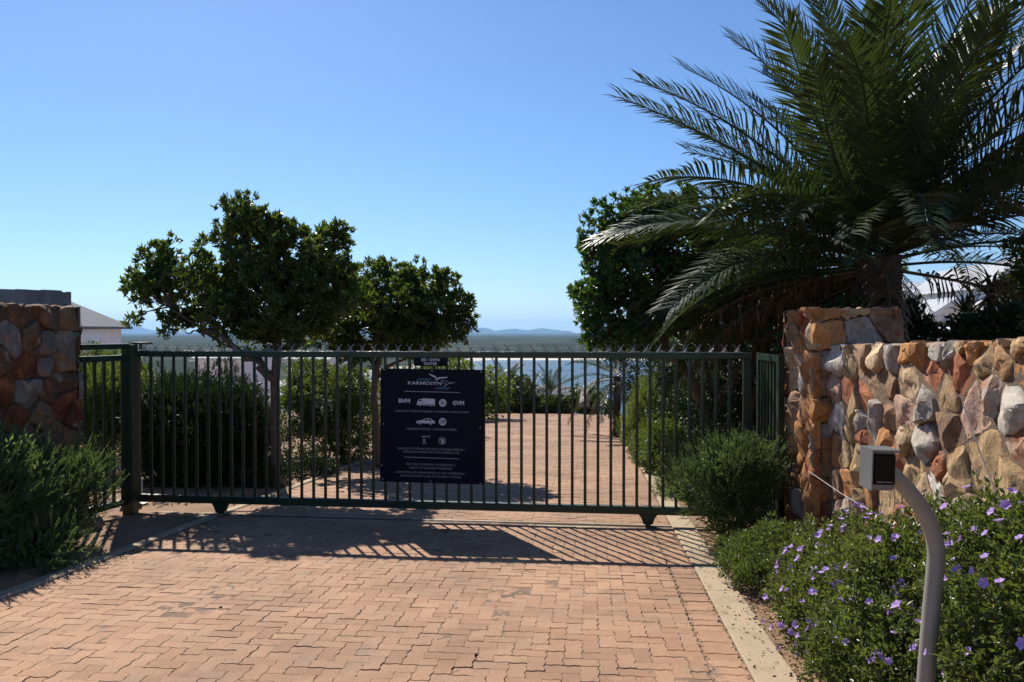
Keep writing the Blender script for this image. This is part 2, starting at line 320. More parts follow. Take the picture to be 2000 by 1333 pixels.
def paver_vf(w, h, chamfer=True):
    o1 = outline(w, h, 0.0019); n = len(o1)
    if chamfer:
        o2 = outline(w, h, 0.0029)
        V = np.vstack([np.c_[o1, np.full(n, -0.02)], np.c_[o1, np.full(n, -0.0009)], np.c_[o2, np.zeros(n)]]); k = 3
    else:
        V = np.vstack([np.c_[o1, np.full(n, -0.014)], np.c_[outline(w, h, 0.0024), np.zeros(n)]]); k = 2
    Fq = [(r*n+i, r*n+(i+1) % n, (r+1)*n+(i+1) % n, (r+1)*n+i) for r in range(k-1) for i in range(n)]
    V = np.vstack([V, [[0, 0, 0]]]); c = len(V) - 1       # centre fan
    T = [(a, b, d_) for (a, b, c_, d_) in Fq] + [(b, c_, d_) for (a, b, c_, d_) in Fq] + [((k-1)*n+i, (k-1)*n+(i+1) % n, c) for i in range(n)]
    return V, np.array(T)
pavers = []                               # (x, y, w, h)
# herringbone field in front of the gate
fx0, fx1, fy1 = XL + PL + 0.002, XR - PL - 0.010, 8.12
i0, i1 = 0, 46; oy = 8.12
cells = {}
J = int((oy + 3) / PW)
for i in range(-1, i1 + 2):
    for j in range(-1, J + 1):
        k = (i - j) % 4
        if k == 0: c = [(i, j), (i + 1, j)]
        elif k == 2: c = [(i, j), (i, j - 1)]
        else: continue
        c = [q for q in c if 0 <= q[0] < i1 and 0 <= q[1] < J]
        if not c: continue
        xsn = [q[0] for q in c]; ysn = [q[1] for q in c]
        w = max(xsn) - min(xsn) + 1; h = max(ysn) - min(ysn) + 1
        pavers.append((fx0 + (min(xsn) + w / 2) * PW, oy - PW * J + (min(ysn) + h / 2) * PW, w, h))
fxe = fx0 + i1 * PW
yy = -2.9
while yy < 8.1:
    pavers.append((XR - PL / 2 - 0.003, yy + PW / 2, 2, 1)); pavers.append((XL + PL / 2, yy + PW / 2, 2, 1)); yy += PW * 1.004
# running bond beyond the gate
row = 0; yy = 8.36
nb_ = int((XR - XL) / PL)
while yy < 31.4:
    if row % 2 == 0: pavers += [(XL + (q + 0.5) * PL, yy + PW / 2, 2, 1) for q in range(nb_)]
    else:
        pavers += [(XL + PW / 2, yy + PW / 2, 1, 1)] + [(XL + (q + 1.0) * PL, yy + PW / 2, 2, 1) for q in range(nb_ - 1)] + [(XL + nb_ * PL - PW / 2, yy + PW / 2, 1, 1)]
    yy += PW; row += 1
pv = np.array(pavers, float); pv[:, :2] += rng.normal(0, 0.0019, (len(pv), 2))
CMi = np.array(CM.transposed())
rel = np.c_[pv[:, 0], pv[:, 1], dz(pv[:, 0], pv[:, 1]) - EYE] @ CMi.T
dep = -rel[:, 2]; sx = 1000 + FPX * rel[:, 0] / np.maximum(dep, 0.1); sy = 666.5 - FPX * rel[:, 1] / np.maximum(dep, 0.1)
vis = (dep > 0.5) & (sx > -10) & (sx < 1560) & (sy < 1345)
order = np.where(vis)[0]; order = order[np.argsort(dep[order])][:300]; single = set(order.tolist())
pm = {}
for wh in ((2, 1), (1, 2), (1, 1)):
    pm[wh] = mesh('paver', *paver_vf(*wh)); pm[wh].materials.append(M['paver'])
T0 = math.atan(SLOPE)
for q in order:
    x, y, w, h = pv[q]; o = link('paver', pm[(int(w), int(h))], None, drive)
    o.matrix_basis = Matrix.Translation((x, y, float(dz(x, y)) + rng.normal(0, 0.0012))) @ Matrix.Rotation(-T0 + rng.normal(0, 0.006), 4, 'X') @ Matrix.Rotation(rng.normal(0, 0.006), 4, 'Y') @ Matrix.Rotation(rng.normal(0, 0.013), 4, 'Z')
Vs, Fs, nn = [], [], 0
tm = {(w, h, c): paver_vf(w, h, c) for (w, h) in ((2, 1), (1, 2), (1, 1)) for c in (True, False)}
for q in range(len(pv)):
    if q in single: continue
    x, y, w, h = pv[q]; Vt, Tt = tm[(int(w), int(h), bool(0 < y < 8.2))]
    a, b = rng.normal(0, 0.006, 2); P = Vt.copy(); P[:, 2] += P[:, 0] * a + P[:, 1] * (b - SLOPE) + float(dz(x, y)) + rng.normal(0, 0.0012); P[:, 0] += x; P[:, 1] += y
    Vs.append(P); Fs.append(Tt + nn); nn += len(P)
tag(link('paver_field', mesh('paver_field', np.vstack(Vs), np.vstack(Fs)), M['paver'], drive), kind='stuff')

# kerbs: cast concrete lengths
def kerb(name, x0, x1, ya, yb, step):
    root = link(name, mesh(name, *box(x0 + 0.02, x1 - 0.02, ya, yb, -5, -4.9)), M['kerb']); return root
def kerb_run(name, x0, x1, ya, yb, step):
    V0, F0 = [], []
    root = bpy.data.objects.new(name, None); COL.objects.link(root); tag(root, kind='structure')
    y = ya
    while y < yb:
        e = min(y + step, yb); n = 8; V = []
        prof = [(x0, -0.12), (x0, 0.006), (x0 + 0.008, 0.014), (x1 - 0.012, 0.016), (x1, 0.006), (x1, -0.12)]
        yyv = np.linspace(y + 0.004, e - 0.004, n)
        for t_ in yyv:
            jx = 0.004 * math.sin(t_ * 5.1)
            for (a, b) in prof: V.append((a + (jx if a > (x0 + x1) / 2 else 0), t_, -SLOPE * t_ + b + 0.002 * math.sin(t_ * 3 + a * 9)))
        m_ = len(prof); F = [(k*m_+i, (k+1)*m_+i, (k+1)*m_+i+1, k*m_+i+1) for k in range(n-1) for i in range(m_-1)] + [tuple(range(m_)), tuple((n-1)*m_+i for i in range(m_-1, -1, -1))]
        part('kerb_length', (np.array(V), F), M['kerb'], root); y = e
kerb_run('right_kerb', XR + 0.004, XR + 0.25, -2.4, 31.5, 2.05)
kerb_run('left_kerb', XL - 0.13, XL - 0.004, -2.0, 31.5, 2.05)

# ------------------------------------------------------------------ gate
YG = 8.24; GX0, GX1 = -5.36, 1.72
ZG = -SLOPE * YG
gate = thing('sliding_gate', 'long dark green steel sliding gate of vertical bars closed across the brick driveway', 'gate', ((GX0 + GX1) / 2, YG, ZG))
zt0, zt1 = ZG + 1.845, ZG + 1.912; zb0, zb1 = ZG + 0.135, ZG + 0.22
part('top_rail', bbox(GX0, GX1, YG - 0.03, YG + 0.03, zt0, zt1), M['green'], gate)
part('bottom_rail', bbox(GX0, GX1, YG - 0.035, YG + 0.035, zb0, zb1), M['green'], gate)
part('end_stile', bbox(GX1 - 0.09, GX1 - 0.005, YG - 0.027, YG + 0.027, zb1 + 0.001, zt0 - 0.001), M['green'], gate)
part('end_stile', bbox(GX0 + 0.005, GX0 + 0.06, YG - 0.027, YG + 0.027, zb1 + 0.001, zt0 - 0.001), M['green'], gate)
nbar = 48; sp = (GX1 - 0.09 - GX0 - 0.06) / (nbar + 1)
bm_ = mesh('bar', *bbox(-0.016, 0.016, -0.011, 0.011, 0, zt0 - zb1 - 0.002, 0.004)); bm_.materials.append(M['green'])
gl = Vector(gate.location)
for k in range(nbar):
    o = link('bar', bm_, None, gate); o.location = Vector((GX0 + 0.06 + sp * (k + 1), YG, zb1 + 0.001)) - gl
def spike_mesh():
    L = []
    for s, hgt, dy in ((1, 0.085, 0.012), (-1, 0.085, -0.012), (1, 0.045, -0.03), (-1, 0.045, 0.03)):
        L.append(tube([(-s * 0.035 * hgt / 0.085, dy * 0.3, 0), (s * 0.035 * hgt / 0.085, dy, hgt)], [0.0045, 0.003], 4))
    L.append(box(-0.069, 0.069, -0.012, 0.012, -0.001, 0.003)); return join(*L)
sm = mesh('spike', *spike_mesh()); sm.materials.append(M['steel'])
x = GX0 + 0.12
while x < GX1 - 0.08:
    o = link('spike', sm, None, gate); o.location = Vector((x, YG, zt1 + 0.001)) - gl; o.rotation_euler = (random.uniform(-.12, .12), random.uniform(-.08, .08), random.uniform(-.1, .1)); x += 0.139
for wx in (-4.30, 0.62):
    fr = lambda u, v, h, wx=wx: (wx + u, YG + h, ZG + v)
    b = part('wheel_bracket', join(prism([(-0.10, 0.134), (-0.075, 0.10), (-0.05, 0.03), (0.05, 0.03), (0.075, 0.10), (0.10, 0.134)], -0.032, -0.024, fr), prism([(-0.10, 0.134), (-0.075, 0.10), (-0.05, 0.03), (0.05, 0.03), (0.075, 0.10), (0.10, 0.134)], 0.024, 0.032, fr)), M['green'], gate)
    cir = [(0.052 * math.cos(a), 0.063 + 0.052 * math.sin(a)) for a in np.linspace(0, 2 * math.pi, 20, endpoint=False)]
    part('wheel', prism(cir, -0.018, 0.018, fr), M['rail'], b)
# track on the ground
tr = thing('gate_track', 'thin worn steel rail on a narrow concrete strip under the sliding gate', 'rail', (-2, YG, ZG - 0.01))
part('concrete_strip', box(GX0 - 0.1, XR + 0.24, 8.125, 8.345, ZG - 0.06, ZG - 0.004), M['kerb'], tr)
part('steel_rail', join(box(GX0 - 0.1, 1.2, YG - 0.022, YG + 0.022, ZG - 0.0035, ZG + 0.002), tube([(GX0 - 0.1, YG, ZG + 0.004), (1.2, YG, ZG + 0.004)], 0.008, 8)), M['rail'], tr)

# side panels from gate to the stone pillars
def panel(name, label, A, B, zlo, zhi, nb, beam):
    A = Vector(A); B = Vector(B); t = thing(name, label, 'fence panel', ((A.x + B.x) / 2, (A.y + B.y) / 2, zlo - 0.1))
    d = (B - A); L = d.length; d.normalize(); nr = Vector((-d.y, d.x, 0))
    def obx(u0, u1, w, z0, z1):
        V = []
        for z in (z0, z1):
            for u, s in ((u0, -1), (u1, -1), (u1, 1), (u0, 1)):
                p = A + d * u + nr * (s * w / 2); V.append((p.x, p.y, z))
        return np.array(V), BOXF
    part('rail', obx(0, L, 0.05, zhi - 0.065, zhi), M['green'], t); part('rail', obx(0, L, 0.05, zlo, zlo + 0.07), M['green'], t)
    for k in range(nb):
        u = L * (k + 0.5) / nb; part('bar', obx(u - 0.016, u + 0.016, 0.022, zlo + 0.071, zhi - 0.066), M['green'], t)
    return t, obx, L
GPX = GX0 + 0.02
tl, obx, L = panel('fence_panel', 'short green bar panel linking the gate post to the shaded stone pillar', (GPX, 8.05, 0), (-5.50, 7.48, 0), ZG + 0.14, ZG + 1.87, 5, True)
part('guide_beam', obx(-0.1, L, 0.06, ZG + 1.94, ZG + 2.00), M['green'], tl)
tr2, obx2, L2 = panel('fence_panel', 'narrow green bar panel linking the gate to the sunlit stone pillar', (1.80, 8.18, 0), (1.86, 7.62, 0), ZG + 0.14, ZG + 1.905, 6, False)
part('post', obx2(L2, L2 + 0.06, 0.06, ZG - 0.05, ZG + 1.91), M['green'], tr2); part('post', obx2(-0.05, 0.0, 0.05, ZG - 0.05, ZG + 1.915), M['green'], tr2)
gp = thing('gate_post', 'thick square green gate post with a flat guide cap beside the left pillar', 'post', (GPX + 0.02, 8.08, ZG - 0.02))
part('shaft', bbox(GPX - 0.05, GPX + 0.08, 8.03, 8.15, ZG - 0.05, ZG + 1.99), M['green'], gp)
part('guide_cap', bbox(GPX - 0.02, GPX + 0.13, 8.12, 8.36, ZG + 1.992, ZG + 2.015), M['green'], gp)
part('guide_roller', tube([(GPX + 0.09, 8.185, ZG + 1.93), (GPX + 0.09, 8.185, ZG + 1.991)], 0.018, 10), M['rail'], gp)
mb = thing('gate_motor', 'small pale box of the gate motor low behind the green gate post', 'gate motor', (-5.62, 8.62, ZG - 0.02))
part('cover', bbox(-5.74, -5.56, 8.5, 8.72, ZG + 0.0, ZG + 0.34, 0.03), M['white'], mb); part('base_plate', box(-5.77, -5.53, 8.47, 8.75, ZG - 0.04, ZG - 0.001), M['rail'], mb)

# ------------------------------------------------------------------ signs
def text_mesh(s, size, x, z, origin, mat, parent, name='lettering', yoff=-0.0015, xscale=1.0, bold=0.0, align='CENTER'):
    cu = bpy.data.curves.new('t', 'FONT'); cu.body = s; cu.size = size; cu.align_x = align; cu.align_y = 'CENTER'; cu.extrude = 0.0006; cu.offset = bold; cu.resolution_u = 2
    ob = bpy.data.objects.new('t', cu); COL.objects.link(ob); dg = bpy.context.evaluated_depsgraph_get()
    me = bpy.data.meshes.new_from_object(ob.evaluated_get(dg)); bpy.data.objects.remove(ob); bpy.data.curves.remove(cu)
    me.transform(Matrix.Diagonal((xscale, 1, 1, 1))); me.transform(Matrix.Rotation(R(90), 4, 'X')); me.transform(Matrix.Translation((x, yoff, z)))
    me.materials.clear(); me.materials.append(mat); return link(name, me, None, parent)
SW, SH = 1.185, 1.285
sc_ = at(841.5, 833, 8.2); scx = sc_.x * (YG - 0.05) / sc_.y; k_ = (YG - 0.05) / sc_.y
scz = EYE + (sc_.z - EYE) * k_
sign = thing('sign_board', 'large navy estate notice board with pale lettering and vehicle symbols bolted to the gate', 'sign', (scx, YG - 0.036, scz - SH / 2))
sign.rotation_euler = (0, R(0.55), 0)
U = lambda cx: (cx - 634) / 920 * SW           # sign crop pixels -> metres from the centre line
Vv = lambda cy: SH - (cy - 180) / 995 * SH
def sp_part(name, polys, mat, y0=-0.0035, y1=-0.0015, parent=None):
    return_o = link(name, mesh(name, *join(*[prism(p, y1, y0, lambda u, v, h: (u, h, v)) for p in polys])), mat, parent or sign); return return_o
link('board', mesh('board', *bbox(-SW/2, SW/2, -0.0015, 0.0045, 0, SH, 0.001)), M['sign'], sign)
for bx_, by_ in ((205, 192), (634, 195), (1068, 198), (205, 668), (1063, 680), (190, 1030), (200, 1152), (632, 1160), (1068, 1165)):
    cir = [(U(bx_) + 0.007 * math.cos(a), Vv(by_) + 0.007 * math.sin(a)) for a in np.linspace(0, 6.283, 8, endpoint=False)]
    sp_part('bolt', [cir], M['steel'], -0.006)
def T(s, cy, x0, x1, hpx, mat='inkdim', bold=0.0):
    size = hpx / 995 * SH / 0.69; o = text_mesh(s, size, 0, 0, None, M[mat], sign, bold=bold)
    xs_ = [v.co.x for v in o.data.vertices]; w0 = max(xs_) - min(xs_); mid = (max(xs_) + min(xs_)) / 2; wt = U(x1) - U(x0)
    o.data.transform(Matrix.Translation((-mid, -0.0008, 0))); o.data.transform(Matrix.Diagonal((wt / w0, 1, 1, 1))); o.data.transform(Matrix.Translation(((U(x0) + U(x1)) / 2, 0, Vv(cy)))); return o
T('KARMOSYN', 305, 420, 718, 27, 'ink', 0.0004)
T('BVM', 463, 338, 440, 34, 'ink', 0.002); T('GVM', 473, 818, 920, 34, 'ink', 0.002)
T('MAKSIMUM VOERTUIGMASSA / MAXIMUM VEHICLE MASS', 551, 308, 960, 17)
T('MAKSIMUM SPOED / MAXIMUM SPEED', 706, 412, 855, 19)
T('BOORGATWATER-NIE VIR HUISHOUDELIKE GEBRUIK /', 879, 330, 932, 18); T('BOREHOLE WATER-NOT FOR DOMESTIC USE', 907, 384, 882, 18)
T('REG VAN TOEGANG VOORBEHOU /', 1015, 410, 850, 20); T('RIGHT OF ADMISSION RESERVED', 1046, 442, 820, 18)
T('KARMOSYN HEV GEDRAGSREËLS IS VAN TOEPASSING /', 1087, 318, 942, 18); T('KARMOSYN HOA RULES OF CONDUCT APPLIES', 1118, 360, 900, 18)
def PX(pts): return [(U(a), Vv(b)) for a, b in pts]
for y in (377, 954):
    sp_part('divider_line', [PX([(390, y + 3), (878, y + 6), (878, y), (390, y - 3)])], M['inkdim'])
def circ(cx, cy, r, n=24): return PX([(cx + r * math.cos(-a), cy + r * math.sin(-a)) for a in np.linspace(0, 2 * math.pi, n, endpoint=False)])
def stroke(pts, w):
    P = np.array(pts, float); out = []
    for a, b in zip(P[:-1], P[1:]):
        d = (b - a) / (np.linalg.norm(b - a) + 1e-6); n_ = np.array([-d[1], d[0]]) * w / 2
        out.append(PX([a - n_, a + n_, b + n_, b - n_]))
    return out
wv = lambda x0, x1, y, n=4: [(x0 + (x1 - x0) * t_, y - 0.02 * (x0 - x0) + 9 * math.sin(t_ * n * 2 * math.pi)) for t_ in np.linspace(0, 1, 33)]
sp_part('wave_mark', stroke(wv(500, 625, 272), 5), M['inkteal']); sp_part('wave_mark', stroke(wv(665, 790, 346), 5), M['inkteal'])
sp_part('gull_mark', [PX([(600, 222), (650, 250), (680, 262), (672, 248), (655, 236), (625, 226)]), PX([(650, 272), (678, 276), (700, 262), (770, 254), (770, 246), (695, 250), (675, 266)])], M['ink'])
sp_part('whale_tail_mark', stroke([(718, 276), (735, 300), (765, 312), (748, 326), (735, 330)], 5) + stroke([(722, 275), (760, 284), (790, 296), (845, 290), (815, 300), (780, 304), (762, 320)], 5), M['inkdim'])
lorry = sp_part('lorry_symbol', [PX([(550, 436), (662, 440), (662, 486), (550, 484)]), PX([(500, 490), (508, 462), (520, 444), (546, 442), (546, 488)]), PX([(498, 488), (666, 490), (666, 497), (498, 495)]), circ(528, 494, 9), circ(628, 495, 9)], M['ink'])
sp_part('cab_window', [PX([(516, 462), (524, 450), (540, 449), (540, 462)])], M['sign'], -0.0045, -0.0034, lorry)
car = sp_part('car_symbol', [PX([(497, 642), (510, 632), (550, 627), (578, 611), (622, 610), (648, 628), (663, 636), (663, 654), (498, 654)]), circ(530, 654, 11), circ(625, 654, 11)], M['ink'])
sp_part('car_window', [PX([(560, 630), (580, 616), (598, 615), (598, 631)]), PX([(604, 631), (604, 615), (622, 616), (638, 631)])], M['sign'], -0.0045, -0.0034, car)
for cy, s in ((473, '5t'), (637, '20')):
    c = sp_part('round_symbol', [circ(731, cy, 33)], M['ink'])
    o = text_mesh(s, 0.062, U(731), Vv(cy), None, M['sign'], c, 'numeral', -0.0050, 1.0, 0.001)
c = sp_part('round_symbol', [circ(729, 803, 33)], M['inkdim']); sp_part('crossed_cup', [circ(729, 803, 26)] , M['sign'], -0.0045, -0.0034, c)
sp_part('cup', [PX([(716, 790), (746, 790), (740, 824), (722, 824)])] + stroke([(706, 782), (752, 826)], 6), M['ink'], -0.0056, -0.0046, c)
sp_part('tap_symbol', stroke([(545, 770), (568, 780), (590, 770), (616, 764)], 8) + stroke([(612, 766), (614, 782)], 6) + [circ(568, 772, 11), PX([(556, 838), (560, 810), (556, 792), (580, 792), (576, 812), (584, 838)]), PX([(548, 838), (552, 828), (588, 828), (592, 838)])], M['inkdim'])
s2c = at(840, 708, 8.2); kk = (YG - 0.04) / s2c.y
small = thing('sign_plate', 'small dark plate about own water hung under the top rail above the notice board', 'sign', (s2c.x * kk, YG - 0.02, EYE + (s2c.z - EYE) * kk - 0.045))
link('plate', mesh('plate', *bbox(-0.19, 0.19, -0.004, 0.0, 0, 0.098, 0.001)), M['sign'], small)
for s, z in (('EIE / OWN', 0.070), ('WATER', 0.026)): text_mesh(s, 0.045, 0, z, None, M['ink'], small, 'lettering', -0.0055, 1.0, 0.0006)

# ------------------------------------------------------------------ stone walls
PAL = {'o': (0.42, 0.20, 0.075), 'r': (0.30, 0.11, 0.055), 'g': (0.36, 0.325, 0.28), 'w': (0.50, 0.46, 0.40), 't': (0.40, 0.27, 0.145), 'b': (0.27, 0.17, 0.10), 'c': (0.50, 0.36, 0.22), 'p': (0.46, 0.30, 0.22)}
def clip(poly, a, b, c):                  # keep a*x+b*y<=c
    out = []; n = len(poly)
    for i in range(n):
        p, q = poly[i], poly[(i + 1) % n]; fp = a * p[0] + b * p[1] - c; fq = a * q[0] + b * q[1] - c
        if fp <= 0: out.append(p)
        if fp * fq < 0:
            t_ = fp / (fp - fq); out.append((p[0] + (q[0] - p[0]) * t_, p[1] + (q[1] - p[1]) * t_))
    return out
def voronoi(seeds, bounds):
    u0, u1, v0, v1 = bounds; out = []
    for i, s in enumerate(seeds):
        poly = [(u0, v0), (u1, v0), (u1, v1), (u0, v1)]
        for j, t_ in enumerate(seeds):
            if i == j: continue
            a, b = t_[0] - s[0], t_[1] - s[1]
            if a * a + b * b > 1.6: continue
            poly = clip(poly, a, b, (t_[0]**2 + t_[1]**2 - s[0]**2 - s[1]**2) / 2)
            if len(poly) < 3: break
        out.append(poly if len(poly) >= 3 else None)
    return out
def stone_geo(poly, depth, r, gap=0.006):
    P = np.array(poly); c = P.mean(0); pts = []
    n = len(P); per = np.linalg.norm(np.roll(P, -1, 0) - P, axis=1); tot = per.sum(); K = 22
    cum = np.r_[0, np.cumsum(per)]
    for k in range(K):
        s = tot * k / K; i = min(int(np.searchsorted(cum, s, 'right')) - 1, n - 1); f = (s - cum[i]) / max(per[i], 1e-6); pts.append(P[i] * (1 - f) + P[(i + 1) % n] * f)
    Q = np.array(pts); Q = 0.12 * np.roll(Q, 1, 0) + 0.76 * Q + 0.12 * np.roll(Q, -1, 0)
    rad = np.linalg.norm(Q - c, axis=1).mean(); Q = c + (Q - c) * (1 - gap / max(rad, 0.03))
    Q += r.normal(0, 0.0075, Q.shape); tilt = r.normal(0, 0.20, 2)
    # a few random fracture planes shape the face: height is the lowest of them
    pl = [(r.normal(0, 0.34, 2), depth * r.uniform(1.0, 1.5)) for _ in range(4)]
    th = r.uniform(0, 6.28); sd = np.array([math.cos(th), math.sin(th)]); step = r.uniform(-0.5, 0.5) * rad; drop = r.uniform(0, 0.4) * depth
    rings = [(1.0, -1), (1.0, 0.5), (0.97, 0.9), (0.86, 1.0), (0.62, 1.0), (0.34, 1.0)]
    V = []
    def top(q):
        e = q - c; h = depth * 1.05 + e @ tilt
        for a_, h0 in pl: h = min(h, h0 + e @ a_)
        if e @ sd > step: h -= drop
        return h
    for s, m in rings:
        for k in range(K):
            q = c + (Q[k] - c) * s
            if m > 0.9: q = q + r.normal(0, 0.003, 2)
            hh = -0.03 if m < 0 else max(top(q), 0.012) * m + r.normal(0, 0.0018)
            V.append((q[0], q[1], hh))
    V.append((c[0], c[1], max(top(c), 0.012))); nV = len(V) - 1
    F = [(a*K+k, a*K+(k+1) % K, (a+1)*K+(k+1) % K, (a+1)*K+k) for a in range(len(rings)-1) for k in range(K)] + [((len(rings)-1)*K+k, (len(rings)-1)*K+(k+1) % K, nV) for k in range(K)]
    return np.array(V), F
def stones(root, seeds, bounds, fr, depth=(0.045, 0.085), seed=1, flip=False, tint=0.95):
    r = np.random.default_rng(seed)
    for s, poly in zip(seeds, voronoi(seeds, bounds)):
        if poly is None: continue
        V, F = stone_geo(poly, r.uniform(*depth), r); Wd = np.array([fr(*v) for v in V])
        if flip: F = [tuple(reversed(f)) for f in F]
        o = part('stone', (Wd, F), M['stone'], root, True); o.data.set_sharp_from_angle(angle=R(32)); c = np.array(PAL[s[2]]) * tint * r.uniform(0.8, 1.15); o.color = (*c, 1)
def rand_seeds(u0, u1, v0, v1, du, dv, seed, pal='otgbrcpw', avoid=(), dist=0.16):
    r = np.random.default_rng(seed); out = []; row = 0; v = v0 + dv / 2
    while v < v1:
        u = u0 + du * (0.25 if row % 2 else 0.6)
        while u < u1:
            p = (u + r.uniform(-.3, .3) * du, v + r.uniform(-.3, .3) * dv, r.choice(list(pal)))
            if all((p[0] - q[0])**2 + (p[1] - q[1])**2 > dist**2 for q in avoid): out.append(p)
            u += du * r.uniform(0.75, 1.25)
        v += dv; row += 1
    return out
XW = 2.07
def wall_uv(px, py):                      # pixel -> (Y, z) on the sunlit wall face x = XW
    p = at(px, py, 1.0) - Vector((0, 0, EYE)); k = XW / p.x; return p.y * k, EYE + p.z * k
crop = '''180,245,g 270,240,w 355,230,t 455,225,b 550,220,c 650,225,g 755,185,o 860,210,o 965,210,g 1055,170,g 1190,150,t 1240,215,o 1480,150,t 1440,320,t 1560,250,t 1590,380,o
330,460,r 510,420,b 475,535,r 620,440,b 765,420,c 945,380,r 1150,400,r 1340,360,t 1355,510,g 190,450,b 195,640,g 275,670,w 390,640,t 440,720,g 530,690,g 640,690,b 745,680,p 900,620,g 1050,590,t 1240,660,p 1510,650,w
180,870,b 340,740,t 450,810,r 620,820,o 730,850,c 330,940,t 250,900,o 440,920,t 910,890,g 1050,770,b 1320,1050,t 1620,1050,r 250,1150,b 340,1120,o 480,1190,o 600,1230,t 700,1000,r 800,1080,t 980,1110,r 970,1180,w 1100,1130,t 740,1230,t 400,1050,t 180,1080,b 1560,1260,t'''
ws = []
for tok in crop.split():
    a, b, c = tok.split(','); u, v = wall_uv(1560 + float(a) / 3.702, 640 + float(b) / 3.702); ws.append((u, v, c))
WY0, WY1 = 1.6, 6.78
wtop = lambda y: 1.534 + (6.78 - y) * 0.026
wall = thing('stone_wall', 'sunlit low rubble stone wall of orange, grey and tan rocks behind the flower bed', 'wall', (XW + 0.15, 4.2, -0.4))
Vw = []
for y in np.linspace(WY0, WY1, 14):
    for (a, z) in ((XW + 0.024, -0.7), (XW + 0.024, wtop(y) - 0.004), (XW + 0.30, wtop(y) - 0.004), (XW + 0.30, -0.7)): Vw.append((a, y, z))
Fw = [(k*4+i, k*4+(i+1) % 4, (k+1)*4+(i+1) % 4, (k+1)*4+i) for k in range(13) for i in range(4)] + [(3, 2, 1, 0), (52, 53, 54, 55)]
part('mortar_core', (np.array(Vw), Fw), M['mortar'], wall)
ws += rand_seeds(WY0, WY1, -0.55, 1.45, 0.30, 0.20, 5, 'otgbtcpr', ws, 0.19)
stones(wall, ws, (WY0, WY1, -0.62, 1.545), lambda u, v, h: (XW - h + 0.035, u, v + (6.78 - u) * 0.026), (0.03, 0.08), 11, True)
# capping stones along the top
ct = [(y, XW + 0.16, 'g') for y in []]
r_ = np.random.default_rng(4); y = WY0 + 0.1
cap = []
while y < WY1: cap.append((y, XW + 0.09 + r_.uniform(-.02, .02), r_.choice(list('tgco')))); cap.append((y + r_.uniform(-.05, .05), XW + 0.24, r_.choice(list('tgbo')))); y += r_.uniform(0.17, 0.3)
stones(wall, cap, (WY0, WY1, XW + 0.012, XW + 0.30), lambda u, v, h: (v, u, wtop(u) - 0.008 + h * 0.35), (0.015, 0.05), 12, True)
def pillar(name, label, x0, x1, y0, y1, z0, z1, pal, seed, faces, du=0.30, dv=0.24, tint=0.95):
    t = thing(name, label, 'pillar', ((x0 + x1) / 2, (y0 + y1) / 2, z0))
    part('mortar_core', box(x0 + 0.03, x1 - 0.03, y0 + 0.03, y1 - 0.03, z0, z1 - 0.03), M['mortar'], t)
    zb = z0 + 0.05
    if '-x' in faces: stones(t, rand_seeds(y0, y1, zb, z1, du, dv, seed, pal), (y0 - .02, y1 + .02, zb, z1), lambda u, v, h: (x0 - h + 0.03, u, v), (0.04, 0.09), seed, True, tint=tint)
    if '+x' in faces: stones(t, rand_seeds(y0, y1, zb, z1, du, dv, seed + 1, pal), (y0 - .02, y1 + .02, zb, z1), lambda u, v, h: (x1 + h - 0.03, u, v), (0.04, 0.09), seed + 1, tint=tint)
    if '-y' in faces: stones(t, rand_seeds(x0, x1, zb, z1, du, dv, seed + 2, pal), (x0 - .02, x1 + .02, zb, z1), lambda u, v, h: (u, y0 - h + 0.03, v), (0.04, 0.09), seed + 2, tint=tint)
    if '+y' in faces: stones(t, rand_seeds(x0, x1, zb, z1, du, dv, seed + 3, pal), (x0 - .02, x1 + .02, zb, z1), lambda u, v, h: (u, y1 + h - 0.03, v), (0.04, 0.09), seed + 3, True, tint=tint)
    stones(t, rand_seeds(x0, x1, y0, y1, 0.36, 0.34, seed + 4, pal), (x0, x1, y0, y1), lambda u, v, h: (u, v, z1 - 0.035 + h * 0.6), (0.03, 0.08), seed + 4, tint=tint)
    return t
pillar('stone_pillar', 'sunlit orange stone gate pillar at the end of the low stone wall', 1.95, 2.69, 6.80, 7.82, -0.6, 1.87, 'oototbgr', 21, ('-x', '-y', '+y', '+x'), 0.30, 0.23)
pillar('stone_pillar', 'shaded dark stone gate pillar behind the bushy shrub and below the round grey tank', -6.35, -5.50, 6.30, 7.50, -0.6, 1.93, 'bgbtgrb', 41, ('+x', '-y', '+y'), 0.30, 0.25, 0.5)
# low wall carrying on towards the road on the shaded side
lw = thing('stone_wall', 'shaded stone wall running from the dark gate pillar towards the road', 'wall', (-5.9, 4.0, -0.4))
part('mortar_core', box(-6.1, -5.75, 1.6, 6.26, -0.6, 1.50), M['mortar'], lw)
stones(lw, rand_seeds(1.6, 6.26, -0.4, 1.5, 0.34, 0.26, 61, 'bgbtgr'), (1.6, 6.26, -0.4, 1.53), lambda u, v, h: (-5.76 + h, u, v), (0.04, 0.09), 61, tint=0.5)
